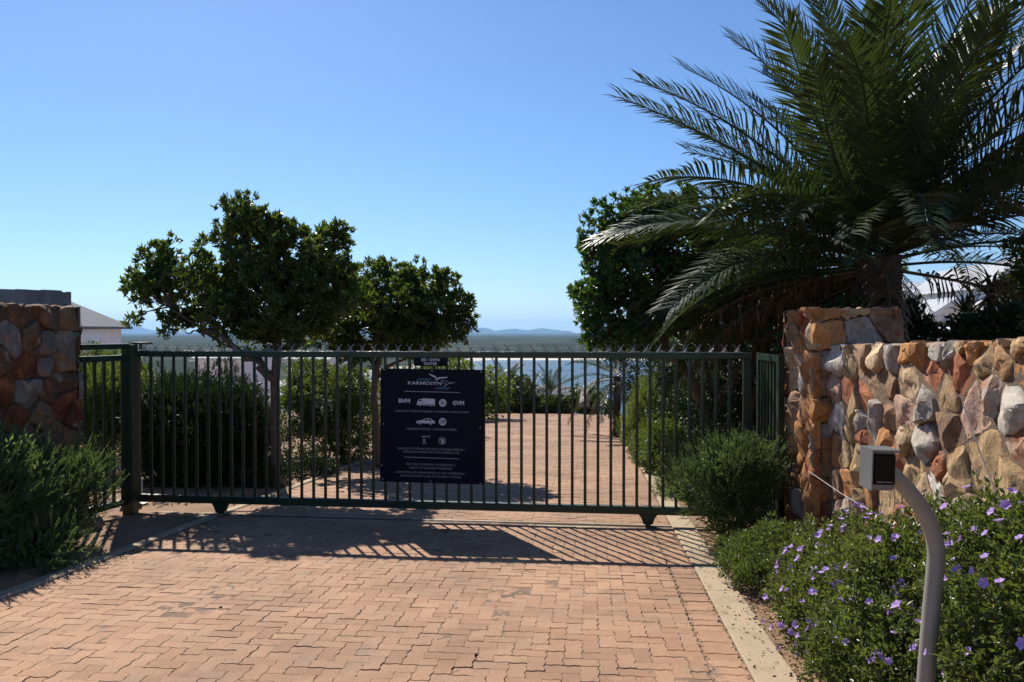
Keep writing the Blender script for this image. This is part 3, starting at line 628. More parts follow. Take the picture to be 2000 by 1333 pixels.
# round tank of staves behind the shaded pillar
tc_ = at(30, 600, 9.4); tk = thing('round_tank', 'weathered blue grey round tank of upright staves rising behind the shaded pillar', 'tank', (tc_.x - 0.35, tc_.y, -0.6))
rr = 0.88
for k in range(34):
    a0, a1 = 2 * math.pi * k / 34 + 0.001, 2 * math.pi * (k + 1) / 34 - 0.001; zt = EYE + 0.515 + random.uniform(-.012, .012)
    V = []
    for z in (-0.55, zt):
        for a, r0 in ((a0, rr), ((a0 + a1) / 2, rr + 0.010), (a1, rr), (a1, rr - 0.05), (a0, rr - 0.05)):
            V.append((tc_.x - 0.35 + r0 * math.cos(a), tc_.y + r0 * math.sin(a), z))
    part('stave', (np.array(V), [(4,3,2,1,0), (5,6,7,8,9)] + [(i, (i+1) % 5, 5+(i+1) % 5, 5+i) for i in range(5)]), M['tank'], tk)
part('lid', prism([(rr * 0.95 * math.cos(a), rr * 0.95 * math.sin(a)) for a in np.linspace(0, 6.283, 34, endpoint=False)], EYE + 0.45, EYE + 0.475, lambda u, v, h: (tc_.x - 0.35 + u, tc_.y + v, h)), M['tank'], tk)
for z in (0.4, 1.2, 1.95): part('hoop', tube([(tc_.x - 0.35 + (rr + 0.016) * math.cos(a), tc_.y + (rr + 0.016) * math.sin(a), z) for a in np.linspace(0, 6.283, 50)], 0.008, 5, False), M['rail'], tk)
# boulder by the shaded bed
def boulder(name, label, c, rad, seed):
    r = np.random.default_rng(seed); V = []; F = []; n, m = 12, 8
    for i in range(m + 1):
        th = math.pi * i / m
        for k in range(n):
            ph = 2 * math.pi * k / n; s = 1 + r.normal(0, 0.07); V.append((c[0] + rad[0] * s * math.sin(th) * math.cos(ph), c[1] + rad[1] * s * math.sin(th) * math.sin(ph), c[2] + rad[2] * s * math.cos(th)))
    F = [(i*n+k, (i+1)*n+k, (i+1)*n+(k+1) % n, i*n+(k+1) % n) for i in range(m) for k in range(n)]
    return tag(part(name, (np.array(V), F), M['rock']), label, 'rock')
b1 = gnd(168, 7.75); boulder('boulder', 'rounded grey boulder at the foot of the green side panel', (b1.x, b1.y, b1.z + 0.06), (0.15, 0.13, 0.12), 3)
b2 = gnd(140, 7.55); boulder('boulder', 'small dark rock next to the rounded boulder under the shrub', (b2.x, b2.y, b2.z + 0.03), (0.10, 0.10, 0.08), 5)

for (px, py, lab, sd_) in ((431, 1188, 'tiny black pebble lying on the open paving', 7), (930, 1281, 'tiny black pebble lying in a paver joint below the notice board', 8)):
    v_ = at(px, py, 1.0) - Vector((0, 0, EYE)); k_ = -EYE / (v_.z + SLOPE * v_.y); p_ = Vector((0, 0, EYE)) + v_ * k_
    o_ = boulder('pebble', lab, (p_.x, p_.y, p_.z + 0.006), (0.011, 0.010, 0.008), sd_); o_.data.materials.clear(); o_.data.materials.append(M['rubber'])
# ------------------------------------------------------------------ intercom post
ipx = [(1800, 1420), (1808, 1333), (1818, 1200), (1827, 1110), (1829, 1080), (1825, 1050), (1814, 1018), (1797, 988), (1773, 957), (1748, 932), (1722, 912)]
IP = []
D_I = 3.1
for a, b in ipx:
    p = at(a, b, D_I); IP.append((p.x, p.y, p.z))
base = IP[0]; IP = [(base[0] - 0.006, base[1] - 0.03, float(gz(base[0], base[1])) - 0.15)] + IP
ic = thing('intercom_post', 'grey gooseneck post carrying a black faced gate intercom box above the flowers', 'intercom post', (IP[0][0], IP[0][1], IP[0][2] + 0.15))
# smooth resample
P = np.array(IP); tt = np.linspace(0, len(P) - 1, 60); Pq = np.stack([np.interp(tt, range(len(P)), P[:, i]) for i in range(3)], 1)
for _ in range(6): Pq[1:-1] = 0.25 * Pq[:-2] + 0.5 * Pq[1:-1] + 0.25 * Pq[2:]
part('post', tube(Pq, 0.034, 16), M['postgrey'], ic, True)
bc = at(1717, 914, D_I - 0.02)
hb = bpy.data.objects.new('intercom_box', None); COL.objects.link(hb); hb.parent = ic; hb.location = bc - Vector(ic.location); hb.rotation_euler = (0, R(1.5), R(4))
link('housing', mesh('housing', *bbox(-0.05, 0.05, -0.035, 0.05, -0.088, 0.072, 0.006)), M['housing'], hb)
link('hood', mesh('hood', *join(box(-0.056, 0.056, -0.062, 0.056, 0.073, 0.083), box(-0.056, -0.051, -0.060, 0.055, -0.085, 0.0725))), M['housing'], hb)
link('screen', mesh('screen', *bbox(-0.043, 0.046, -0.047, -0.0355, -0.062, 0.062, 0.004)), M['black'], hb)
link('card_slot', mesh('card_slot', *bbox(-0.03, 0.034, -0.050, -0.0472, -0.052, -0.049, 0.0005)), M['steel'], hb)
# support wires by the wall
for k, (a, da, b, db, lab) in enumerate([((1580, 921), 6.3, (1725, 1012), 5.0, 'thin grey support wire slanting down from the sunlit pillar into the flowers'), ((1770, 945), 4.6, (1860, 1030), 3.9, 'thin wire slanting behind the curved intercom post'), ((1880, 790), 3.85, (1965, 1010), 3.5, 'thin dark wire crossing the big tan wall stone')]):
    p, q = at(*a, da), at(*b, db); tag(part('support_wire', tube([p, p.lerp(q, 0.5) - Vector((0, 0, 0.015)), q], 0.0028, 5), M['steel']), lab, 'wire')

# ------------------------------------------------------------------ vegetation tools
LEAF_T = (np.array([(0, 0, 0), (0.5, 0.42, 0.10), (0.30, 0.80, 0.06), (0, 1, -0.06), (-0.30, 0.80, 0.06), (-0.5, 0.42, 0.10)]), np.array([(0, 1, 2), (0, 2, 3), (0, 3, 4), (0, 4, 5)]))
LEAF_S = (np.array([(0, 0, 0), (0.5, 0.5, 0.08), (0, 1, 0), (-0.5, 0.5, 0.08)]), np.array([(0, 1, 2), (0, 2, 3)]))
def unit(a): return a / (np.linalg.norm(a, axis=-1, keepdims=True) + 1e-9)
def leaves(pos, ax, length, width, tmpl=LEAF_S, r=rng, nrm=None):
    pos = np.asarray(pos); n = len(pos); ax = unit(ax); rv = r.normal(size=(n, 3)) if nrm is None else nrm
    side = unit(np.cross(ax, rv)); nr = np.cross(side, ax)
    L = np.broadcast_to(length, (n,))[:, None, None]; Wd = np.broadcast_to(width, (n,))[:, None, None]
    t, f = tmpl; P = pos[:, None, :] + t[None, :, 0:1] * side[:, None, :] * Wd + t[None, :, 1:2] * ax[:, None, :] * L + t[None, :, 2:3] * nr[:, None, :] * L
    F = f[None] + (np.arange(n) * len(t))[:, None, None]
    return P.reshape(-1, 3), F.reshape(-1, 3)
def cat(*vf):
    V, F, n = [], [], 0
    for v, f in vf: V.append(v); F.append(f + n); n += len(v)
    return np.vstack(V), np.vstack(F)
def rdir(n, r):
    v = r.normal(size=(n, 3)); return unit(v)
def lump(d, r):                                       # smooth random radius factor per direction
    k = r.normal(size=(7, 3)) * 3.2; ph = r.uniform(0, 6.28, 7); return 1 + 0.10 * np.sin(d @ k.T + ph).sum(1)
def clump_pts(blobs, n, r, shell=0.55, cut=0.55):
    B = np.array([list(c) + list(s) for c, s in blobs], float); vol = (B[:, 3] * B[:, 4] * B[:, 5]) ** 0.8; out, od = [], []
    for b, m in zip(B, np.maximum(1, (n * vol / vol.sum()).astype(int))):
        d = rdir(m, r); fr = (r.uniform(shell ** 3, 1, m)) ** (1 / 3.0) * lump(d, r); p = b[:3] + d * fr[:, None] * b[3:]
        keep = np.ones(m, bool)
        for c in (B if cut > 0 else ()):
            if c is b or np.allclose(c, b): continue
            keep &= (((p - c[:3]) / c[3:]) ** 2).sum(1) > cut ** 2
        out.append(p[keep]); od.append(unit(d / b[3:])[keep])
    return np.vstack(out), np.vstack(od)
def foliage(blobs, n, per, leaf, r, spread=0.09, shell=0.55, tmpl=LEAF_S, up=0.35, cut=0.5, zmin=None):
    p, d = clump_pts(blobs, n, r, shell, cut)
    if zmin is not None: k = p[:, 2] > zmin; p, d = p[k], d[k]
    q = np.repeat(p, per, 0); dd = np.repeat(d, per, 0); m = len(q)
    ax = unit(dd * 0.75 + rdir(m, r) * 0.95 + np.array([0, 0, up])); pos = q + rdir(m, r) * spread * r.uniform(0.1, 1, (m, 1))
    L = leaf[0] * r.uniform(0.7, 1.3, m); return leaves(pos, ax, L, L * leaf[1], tmpl, r)
def shoots(blobs, n, per, slen, needle, r, shell=0.75, up=0.8, cut=0.6, zmin=None):   # upright needle-covered shoots
    p, d = clump_pts(blobs, n, r, shell, cut)
    if zmin is not None: k = p[:, 2] > zmin; p, d = p[k], d[k]
    m = len(p); ax = unit(d * 0.8 + np.array([0, 0, up]) + rdir(m, r) * 0.35); sl = slen * r.uniform(0.6, 1.3, m)
    t = np.tile(np.linspace(0.05, 1, per), m); q = np.repeat(p, per, 0); a = np.repeat(ax, per, 0); s = np.repeat(sl, per)
    pos = q + a * (t * s)[:, None]; dirn = unit(a * 1.0 + rdir(len(pos), r) * 0.75); L = needle[0] * r.uniform(0.7, 1.2, len(pos))
    stem = leaves(p, ax, sl, np.full(m, needle[1] * 1.0), LEAF_S, r)
    return cat(leaves(pos, dirn, L, np.full(len(pos), needle[1]), LEAF_S, r), stem)
def limb(a, b, r0, r1, r, n=7, wob=0.06, sag=0.0):
    a = np.array(a, float); b = np.array(b, float); t = np.linspace(0, 1, n)[:, None]; P = a + (b - a) * t; L = np.linalg.norm(b - a)
    P[1:-1] += r.normal(0, wob * L * 0.5, (n - 2, 3)); P[:, 2] += (np.sin(t[:, 0] * math.pi) * sag * L); return tube(P, np.linspace(r0, r1, n), 7)
def bush(name, label, blobs, mat, r_seed, mode='leaf', n=600, per=9, leaf=(0.06, 0.4), slen=0.14, needle=(0.022, 0.004), cat_='shrub', group=None, spread=0.08, shell=0.5, zmin=None, up=0.35, stems=5, tmpl=LEAF_S):
    r = np.random.default_rng(r_seed); c0 = np.array(blobs[0][0], float); zg = float(gz(c0[0], c0[1]))
    t = thing(name, label, cat_, (c0[0], c0[1], zg), group)
    if mode == 'leaf': vf = foliage(blobs, n, per, leaf, r, spread, shell, tmpl, up, 0.5, zmin)
    else:
        vf = shoots(blobs, n, per, slen, needle, r, shell, 0.8, 0.6, zmin)
        inner = [(c, tuple(x * 0.86 for x in s)) for c, s in blobs]; vf = cat(vf, foliage(inner, int(n * 0.55), 6, (max(needle[0] * 2.0, 0.05), 0.34), r, 0.07, 0.25, LEAF_S, 0.5, 0.3, zmin))
    part('foliage', vf, M[mat], t)
    st = []
    for k in range(stems):
        b = blobs[r.integers(len(blobs))]; tip = np.array(b[0]) + rdir(1, r)[0] * np.array(b[1]) * 0.55; st.append(limb((c0[0] + r.normal(0, .04), c0[1] + r.normal(0, .04), zg - 0.08), tip, 0.016, 0.005, r, 6, 0.08))
    part('stems', join(*st), M['bark'], t)['kind'] = 'stuff'; return t
def B(px, py, d, rx, ry, rz):                          # blob centred on a pixel at a depth, radii in metres
    p = at(px, py, d); return ((p.x, p.y, p.z), (rx, ry, rz))
def tufts(blobs, k, r0, r1, r):
    p, d = clump_pts(blobs, k, r, 0.30, 0.30); q = r.uniform(r0, r1, len(p)); return [(tuple(a), (x, x, x * 0.85)) for a, x in zip(p, q)]
def tree(name, label, base, trunk_pts, limbs, blobs, mat, seed, n, per, leaf, tr=(0.09, 0.05), cat_='tree', group=None, spread=0.10, shell=0.35, twigs=60, ntuft=300):
    r = np.random.default_rng(seed); t = thing(name, label, cat_, base, group)
    tp = np.array([base] + [tuple(p) for p in trunk_pts], float); tp[0][2] -= 0.1
    tk_ = np.linspace(0, len(tp) - 1, 14); P = np.stack([np.interp(tk_, range(len(tp)), tp[:, i]) for i in range(3)], 1); P[1:-1] += r.normal(0, 0.008, (12, 3))
    rad = np.linspace(tr[0], tr[1], 14); rad[0] *= 1.35; rad[1] *= 1.12
    part('trunk', tube(P, rad, 12), M['bark'], t, True)
    for (s, e, r0, r1) in limbs: part('limb', limb(tuple(s), tuple(e), r0, r1, r, 9, 0.06), M['bark'], t, True)
    tw = []; ends = [np.array(e) for (_, e, _, _) in limbs] + [P[-1], P[-4]]
    for k in range(twigs):
        b = blobs[r.integers(len(blobs))]; tip = np.array(b[0]) + rdir(1, r)[0] * np.array(b[1]) * 0.8; e = min(ends, key=lambda q: np.linalg.norm(q - tip)); tw.append(limb(e, tip, 0.014, 0.004, r, 6, 0.10))
    if tw: part('twigs', join(*tw), M['bark'], t)['kind'] = 'stuff'
    tb = tufts(blobs, ntuft, 0.09, 0.20, r); part('crown', foliage(tb, n, per, leaf, r, 0.045, 0.30, LEAF_T, 0.55, 0.0), M[mat], t); return t

# ---- palm fronds
def frond_mesh(name, L, lift, droop, seed, mat, nl=62, vee=0.5, leaf=0.50, hang=0.15, ragged=0.1):
    """frond along +X from origin: rises with angle lift then arcs down"""
    r = np.random.default_rng(seed); m = 16; s = np.linspace(0, 1, m); ang = lift - droop * s ** 1.5
    seg = L / (m - 1); P = np.zeros((m, 3))
    for i in range(1, m): P[i] = P[i-1] + seg * np.array([math.cos(ang[i]), 0.0, math.sin(ang[i])])
    P[:, 1] += 0.06 * L * np.sin(s * 2.2 + seed) * s
    rv, rf = tube(P, np.linspace(0.022, 0.005, m), 5); rf = np.array([(a, b, c) for f in rf for (a, b, c) in ([(f[0], f[1], f[2]), (f[0], f[2], f[3])] if len(f) == 4 else [(f[0], f[k], f[k+1]) for k in range(1, len(f)-1)])])
    out = [(rv, rf)]
    t = np.linspace(0.14, 0.995, nl); pos = np.stack([np.interp(t, s, P[:, i]) for i in range(3)], 1); an = np.interp(t, s, ang)
    tan = np.stack([np.cos(an), np.zeros(nl), np.sin(an)], 1); nrm = np.stack([-np.sin(an), np.zeros(nl), np.cos(an)], 1)
    ll = leaf * (0.35 + 0.65 * np.sin(np.clip(t * 1.12, 0, 1) * math.pi * 0.93) ** 0.7)
    for sd_ in (-1, 1):
        side = np.array([0, sd_, 0.0]); ax = side * 0.80 + tan * (0.50 + 0.7 * t[:, None] ** 2) + nrm * (vee * (1 - 0.4 * t[:, None])) + r.normal(0, ragged, (nl, 3)); ax = unit(ax)
        l2 = ll * r.uniform(0.8, 1.12, nl); wd = 0.026
        # leaflet: 2 segments, second bends down with gravity
        sd2 = unit(np.cross(ax, nrm)); mid = pos + ax * (l2 * 0.55)[:, None]; tipd = unit(ax + np.array([0, 0, -1.0]) * (hang + 0.25 * r.random((nl, 1)))); tip = mid + tipd * (l2 * 0.45)[:, None]
        Vq = np.stack([pos - sd2 * wd * 0.25, pos + sd2 * wd * 0.25, mid + sd2 * wd * 0.5, mid - sd2 * wd * 0.5, tip], 1).reshape(-1, 3)
        Fq = (np.array([(0, 1, 2), (0, 2, 3), (3, 2, 4)])[None] + (np.arange(nl) * 5)[:, None, None]).reshape(-1, 3); out.append((Vq, Fq))
    me = mesh(name, *cat(*out)); me.materials.append(M[mat]); return me
FR = {}
for k in range(3):
    FR['up', k] = frond_mesh('frond', 3.0, 0.0, 0.40 + 0.12 * k, 10 + k, 'frond', 74, 0.45, 0.56)
    FR['mid', k] = frond_mesh('frond', 3.1, 0.0, 0.70 + 0.12 * k, 20 + k, 'frond', 74, 0.30, 0.56, 0.25)
    FR['old', k] = frond_mesh('frond', 2.8, 0.0, 0.55 + 0.15 * k, 30 + k, 'frond', 64, -0.15, 0.48, 0.7, 0.22)
    FR['dead', k] = frond_mesh('frond', 2.5, 0.0, 0.65 + 0.15 * k, 40 + k, 'frondold', 60, -0.35, 0.40, 1.0, 0.28)
def palm(name, label, base, height, scale, nf, seed, tr=0.24, elmin=-35, group=None, lean=(0, 0), clear=False):
    r = np.random.default_rng(seed); t = thing(name, label, 'palm tree', base, group); b = Vector(base); top = Vector((lean[0], lean[1], height))
    V, F = [], []; n = 16; m = max(6, int(height / 0.11))
    for i in range(m + 1):
        f = i / m
        for k in range(n):
            a = 2 * math.pi * k / n; rr_ = tr * (1.12 - 0.25 * f + (0.10 if (i + (k % 2)) % 2 == 0 else -0.03)) * (1 + r.normal(0, 0.03)); V.append((top.x * f + rr_ * math.cos(a), top.y * f + rr_ * math.sin(a), -0.15 + (height + 0.15) * f))
    F = [(i*n+k, i*n+(k+1) % n, (i+1)*n+(k+1) % n, (i+1)*n+k) for i in range(m) for k in range(n)] + [tuple(m*n+k for k in range(n))]
    link('trunk', mesh('trunk', V, F), M['palmbark'], t)
    for k in range(nf):
        f = ((k + 0.5) / nf) ** (0.8 if clear else 1.0); az = k * 2.39996 + r.normal(0, 0.15); el = 84 - (84 - elmin) * f ** 0.85 + r.normal(0, 5)
        kind = 'up' if f < 0.34 else 'mid' if f < 0.70 else 'old' if f < 0.90 else 'dead'
        if clear and ((el < 14 and math.cos(az + 0.2) > 0.0 and r.random() < 0.93) or (el < 4 and math.cos(az + 2.45) > 0.8)): continue
        if clear and kind == 'old' and r.random() < 0.5: kind = 'dead'
        o = link('frond', FR[kind, int(r.integers(3))], None, t)
        bend = 0.35 if kind == 'up' else 0.2
        s = scale * r.uniform(0.85, 1.1) * (0.88 if clear and kind != 'up' else 1.0)
        o.matrix_basis = Matrix.Translation(top + Vector((0.10 * math.cos(az), 0.10 * math.sin(az), 0.25 - 0.55 * f)) * scale) @ Matrix.Rotation(az, 4, 'Z') @ Matrix.Rotation(-R(el), 4, 'Y') @ Matrix.Rotation(r.normal(0, 0.35), 4, 'X') @ Matrix.Scale(s, 4)
    if clear:
        for k in range(26):                     # skirt of dry fronds against the trunk
            az = k * 2.39996; o = link('frond', FR['dead', k % 3], None, t)
            o.matrix_basis = Matrix.Translation(top + Vector((0.2 * math.cos(az), 0.2 * math.sin(az), -0.15 - 0.03 * k))) @ Matrix.Rotation(az, 4, 'Z') @ Matrix.Rotation(R(r.uniform(38, 62)), 4, 'Y') @ Matrix.Scale(r.uniform(0.34, 0.5), 4)
    return t

# ------------------------------------------------------------------ trees
bt = gnd(540, 10.9)
g_ = lambda px, py, d: at(px, py, d)
tree('milkwood_tree', 'tallest spreading broadleaf tree with a pale trunk just inside the gate', tuple(bt),
     [g_(538, 880, 10.9), g_(537, 780, 10.9), g_(540, 690, 10.9), g_(545, 600, 10.9), g_(540, 500, 10.9)],
     [(g_(537, 730, 10.9), g_(400, 650, 10.7), 0.05, 0.02), (g_(537, 745, 10.9), g_(480, 690, 10.5), 0.055, 0.03), (g_(480, 690, 10.5), g_(330, 600, 10.6), 0.035, 0.012), (g_(541, 690, 10.9), g_(640, 600, 11.0), 0.05, 0.015), (g_(543, 620, 10.9), g_(600, 480, 10.8), 0.04, 0.012), (g_(545, 600, 10.9), g_(480, 470, 11), 0.04, 0.012)],
     [B(520, 500, 10.9, .72, .75, .50), B(475, 440, 10.9, .33, .4, .30), B(540, 450, 10.9, .45, .5, .28), B(470, 410, 10.8, .16, .2, .14), B(625, 450, 11, .30, .35, .20), B(640, 510, 11, .36, .5, .34), B(330, 520, 10.8, .33, .45, .28), B(330, 570, 10.8, .50, .6, .34), B(275, 565, 10.7, .26, .35, .18), B(330, 495, 10.8, .20, .25, .14), B(420, 560, 10.8, .50, .6, .42), B(520, 590, 10.9, .75, .8, .42), B(640, 600, 11, .45, .6, .38), B(350, 630, 10.7, .40, .4, .16), B(460, 640, 10.7, .35, .4, .16), B(600, 650, 11, .35, .4, .16), B(265, 620, 10.7, .14, .2, .10), B(690, 570, 11.4, .35, .5, .35), B(580, 560, 11, .6, .7, .45), B(430, 610, 10.6, .5, .5, .25), B(540, 645, 11.1, .6, .5, .2)],
     'milk', 51, 3500, 15, (0.082, 0.36), (0.085, 0.045), ntuft=420)
bt2 = gnd(735, 13.2)
tree('milkwood_tree', 'lower rounded broadleaf tree standing just behind the tallest tree', tuple(bt2),
     [g_(735, 860, 13.2), g_(730, 760, 13.2), g_(745, 680, 13.2), g_(760, 600, 13.2)],
     [(g_(733, 740, 13.2), g_(840, 660, 13.0), 0.04, 0.012), (g_(735, 720, 13.2), g_(680, 620, 13.2), 0.04, 0.012), (g_(745, 680, 13.2), g_(870, 640, 13.3), 0.035, 0.01), (g_(840, 665, 13), g_(918, 640, 13), 0.014, 0.005)],
     [B(770, 590, 13.2, .85, .9, .50), B(840, 600, 13.2, .60, .7, .48), B(745, 525, 13.2, .22, .3, .20), B(712, 535, 13.2, .15, .2, .15), B(800, 540, 13.2, .36, .4, .20), B(865, 545, 13.2, .25, .3, .16), B(880, 640, 13.2, .34, .4, .24), B(690, 610, 13.2, .55, .6, .55), B(910, 650, 13.0, .16, .2, .16), B(780, 650, 13.2, .8, .7, .25), B(700, 690, 13.3, .4, .5, .2), B(640, 650, 13.4, .6, .6, .35), B(820, 670, 13.2, .7, .6, .2), B(900, 610, 13.1, .2, .3, .25)],
     'milk', 52, 3000, 15, (0.082, 0.36), (0.075, 0.04), ntuft=420)
bt3 = gnd(1400, 12.6)
tree('milkwood_tree', 'dense dark broadleaf tree with forked trunks beside the big palm', tuple(bt3),
     [g_(1392, 850, 12.6), g_(1378, 810, 12.6), g_(1350, 740, 12.5), g_(1310, 690, 12.4), g_(1280, 620, 12.4)],
     [(g_(1388, 835, 12.6), g_(1385, 760, 12.6), 0.07, 0.055), (g_(1385, 760, 12.6), g_(1365, 660, 12.7), 0.055, 0.03), (g_(1390, 850, 12.6), g_(1450, 790, 12.5), 0.065, 0.045), (g_(1450, 790, 12.5), g_(1500, 690, 12.6), 0.045, 0.03), (g_(1365, 660, 12.7), g_(1330, 520, 12.7), 0.03, 0.01)],
     [B(1230, 560, 12.3, .95, .9, .95), B(1180, 500, 12.2, .42, .5, .38), B(1195, 410, 12.2, .22, .25, .16), B(1160, 445, 12.2, .22, .3, .18), B(1265, 440, 12.4, .60, .7, .50), B(1300, 390, 12.5, .45, .5, .30), B(1160, 560, 12.2, .40, .5, .40), B(1190, 640, 12.2, .42, .5, .32), B(1360, 480, 12.8, .9, .9, .85), B(1360, 600, 12.8, 1.1, 1.0, .75), B(1480, 560, 13.2, 1.1, 1.0, 1.0), B(1250, 660, 12.4, .5, .6, .25), B(1600, 580, 13.6, 1.0, .9, .8)],
     'milk2', 53, 6200, 15, (0.09, 0.42), (0.11, 0.06), twigs=50, ntuft=760)
pb = gnd(1715, 9.8)
palm('date_palm', 'huge feathery date palm with arching glossy fronds towering behind the stone pillar', tuple(pb), at(1715, 500, 9.8).z - pb.z, 1.22, 190, 61, 0.30, -34, clear=True)

# ------------------------------------------------------------------ shrubs inside the gate
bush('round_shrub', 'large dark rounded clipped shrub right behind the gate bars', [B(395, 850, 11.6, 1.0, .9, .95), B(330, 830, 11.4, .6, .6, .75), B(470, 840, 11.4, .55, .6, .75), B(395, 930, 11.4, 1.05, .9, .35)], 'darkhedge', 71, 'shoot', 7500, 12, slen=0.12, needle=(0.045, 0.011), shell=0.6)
bush('lime_shrub', 'bright lime green fine leaved shrub behind the short side panel', [B(205, 800, 12.2, .55, .6, .55), B(190, 850, 12, .5, .5, .5), B(225, 760, 12.4, .35, .4, .35)], 'lime', 72, 'shoot', 2600, 12, slen=0.14, needle=(0.04, 0.010), shell=0.5)
bush('leafy_shrub', 'mid green leafy shrub behind the lime green shrub', [B(190, 720, 14.5, .75, .7, .40), B(240, 740, 14.5, .6, .7, .35), B(150, 760, 14.5, .9, .7, .5)], 'bushg', 73, n=1800, per=9, leaf=(0.07, 0.4))
bush('leafy_shrub', 'pale flecked leafy shrub between the pale trunk and the notice board', [B(640, 790, 14.6, .80, .8, .70), B(610, 740, 14.8, .5, .5, .40), B(690, 770, 14.2, .4, .5, .60), B(580, 800, 14.4, .6, .6, .6), B(680, 860, 14.0, .45, .6, .4)], 'bushg', 74, n=4200, per=10, leaf=(0.06, 0.42))
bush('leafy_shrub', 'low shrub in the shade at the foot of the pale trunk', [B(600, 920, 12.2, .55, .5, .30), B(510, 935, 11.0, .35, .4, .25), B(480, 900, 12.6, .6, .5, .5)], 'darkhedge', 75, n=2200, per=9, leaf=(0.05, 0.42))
bush('leafy_shrub', 'green shrub on the driveway edge hidden mostly behind the notice board', [B(790, 790, 19, 1.0, .9, .95), B(850, 770, 21, .9, .9, .95), B(760, 830, 17.5, .5, .7, .5)], 'bushg', 76, n=2800, per=10, leaf=(0.08, 0.42))
bush('leafy_shrub', 'tall light green shrub just past the notice board on the far left edge', [B(930, 780, 27.5, 1.3, 1.2, .75), B(960, 760, 28, .9, .9, .65), B(880, 730, 28, 1.0, 1, .7), B(895, 800, 26, .8, .9, .6)], 'lime', 77, n=1700, per=9, leaf=(0.12, 0.42))
bush('leafy_shrub', 'dark bushy shrub at the end of the driveway below the small palms', [B(990, 790, 33, 1.0, .9, .65), B(1010, 770, 33.5, .8, .8, .75), B(960, 795, 32.6, .9, .8, .5)], 'bushg', 78, n=1300, per=9, leaf=(0.13, 0.42))
bush('leafy_shrub', 'low dark shrub row at the driveway end under the grey roof', [B(1060, 795, 33, .9, .7, .45), B(1100, 795, 33, .8, .7, .45), B(1030, 798, 33, .8, .7, .4)], 'milk', 79, n=1000, per=9, leaf=(0.12, 0.42))
bush('leafy_shrub', 'small round green shrub at the driveway end beside the sea view', [B(1135, 785, 33, .55, .6, .55), B(1170, 790, 33, .7, .7, .5), B(1155, 775, 33.3, .35, .4, .45)], 'bushg', 80, n=900, per=9, leaf=(0.12, 0.42))
# far palms
for (px, py, d, s, lab, sd_) in ((1075, 772, 34, 0.45, 'small palm standing alone against the sea at the driveway end', 81), (985, 768, 34, 0.55, 'small palm rising out of the shrubs left of the lone palm', 82), (1032, 778, 35, 0.42, 'smallest palm between two other palms at the driveway end', 83), (1205, 735, 20, 0.60, 'drooping young palm on the right edge of the far driveway', 84)):
    p = at(px, py, d); zg = float(gz(p.x, p.y)); palm('small_palm', lab, (p.x, p.y, zg), p.z - zg, s, 34, sd_, 0.10, -40)
# right edge beyond the gate
bush('lime_shrub', 'upright bright green shrub on the right driveway edge beyond the gate', [B(1262, 800, 16, .38, .5, .60), B(1245, 840, 16, .38, .5, .40), B(1285, 850, 15, .4, .5, .45)], 'lime', 85, 'shoot', 2600, 12, slen=0.14, needle=(0.03, 0.007), shell=0.55)
bush('leafy_shrub', 'bright green leafy plants spilling beside the right kerb beyond the gate', [B(1265, 880, 14, .28, .6, .30), B(1290, 900, 12.6, .30, .5, .28), B(1310, 870, 12.8, .4, .5, .42)], 'bushg', 86, n=2000, per=10, leaf=(0.055, 0.42))
bush('needle_shrub', 'low needle leaved shrub just inside the gate beside the right kerb', [B(1335, 930, 10.6, .32, .5, .34), B(1320, 960, 10.2, .26, .5, .24), B(1370, 900, 10.6, .45, .5, .40)], 'needle', 87, 'shoot', 1500, 12, slen=0.13, needle=(0.026, 0.005), shell=0.55)
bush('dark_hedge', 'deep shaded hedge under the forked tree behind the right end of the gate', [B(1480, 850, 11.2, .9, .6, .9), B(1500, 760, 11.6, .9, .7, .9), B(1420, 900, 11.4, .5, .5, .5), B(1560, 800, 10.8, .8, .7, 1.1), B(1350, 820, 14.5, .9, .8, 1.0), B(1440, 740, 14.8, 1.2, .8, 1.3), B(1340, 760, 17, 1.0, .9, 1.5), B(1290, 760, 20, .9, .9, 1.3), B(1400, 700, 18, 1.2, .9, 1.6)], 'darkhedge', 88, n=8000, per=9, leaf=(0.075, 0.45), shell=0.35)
# in front of the gate
bush('needle_shrub', 'rounded grey green needle leaved shrub standing in front of the right end of the gate', [B(1430, 945, 7.3, .44, .42, .37), B(1375, 955, 7.3, .24, .3, .26), B(1480, 930, 7.3, .24, .3, .28), B(1430, 900, 7.3, .32, .32, .20), B(1430, 1010, 7.3, .30, .3, .22)], 'needle', 89, 'shoot', 2600, 15, slen=0.13, needle=(0.026, 0.0042), shell=0.55, stems=14)
bush('needle_shrub', 'shaded needle leaved shrub with a sunlit tip below the dark stone pillar', [B(95, 960, 7.0, .50, .45, .42), B(30, 990, 6.6, .50, .5, .50), B(160, 930, 7.2, .22, .3, .26), B(60, 1060, 6.4, .42, .4, .25), B(-60, 980, 6.2, .5, .6, .6)], 'needle', 90, 'shoot', 4200, 14, slen=0.15, needle=(0.032, 0.005), shell=0.5, stems=14)
bush('low_shrub', 'low fresh green mat of small leaves spreading over the pale kerb', [B(1490, 1075, 6.2, .30, .35, .17), B(1450, 1100, 5.9, .17, .3, .14), B(1540, 1065, 6.0, .28, .35, .18), B(1440, 1070, 6.6, .2, .3, .12), B(1490, 1120, 5.7, .22, .25, .14)], 'bushg', 91, n=1500, per=9, leaf=(0.034, 0.36), spread=0.04)
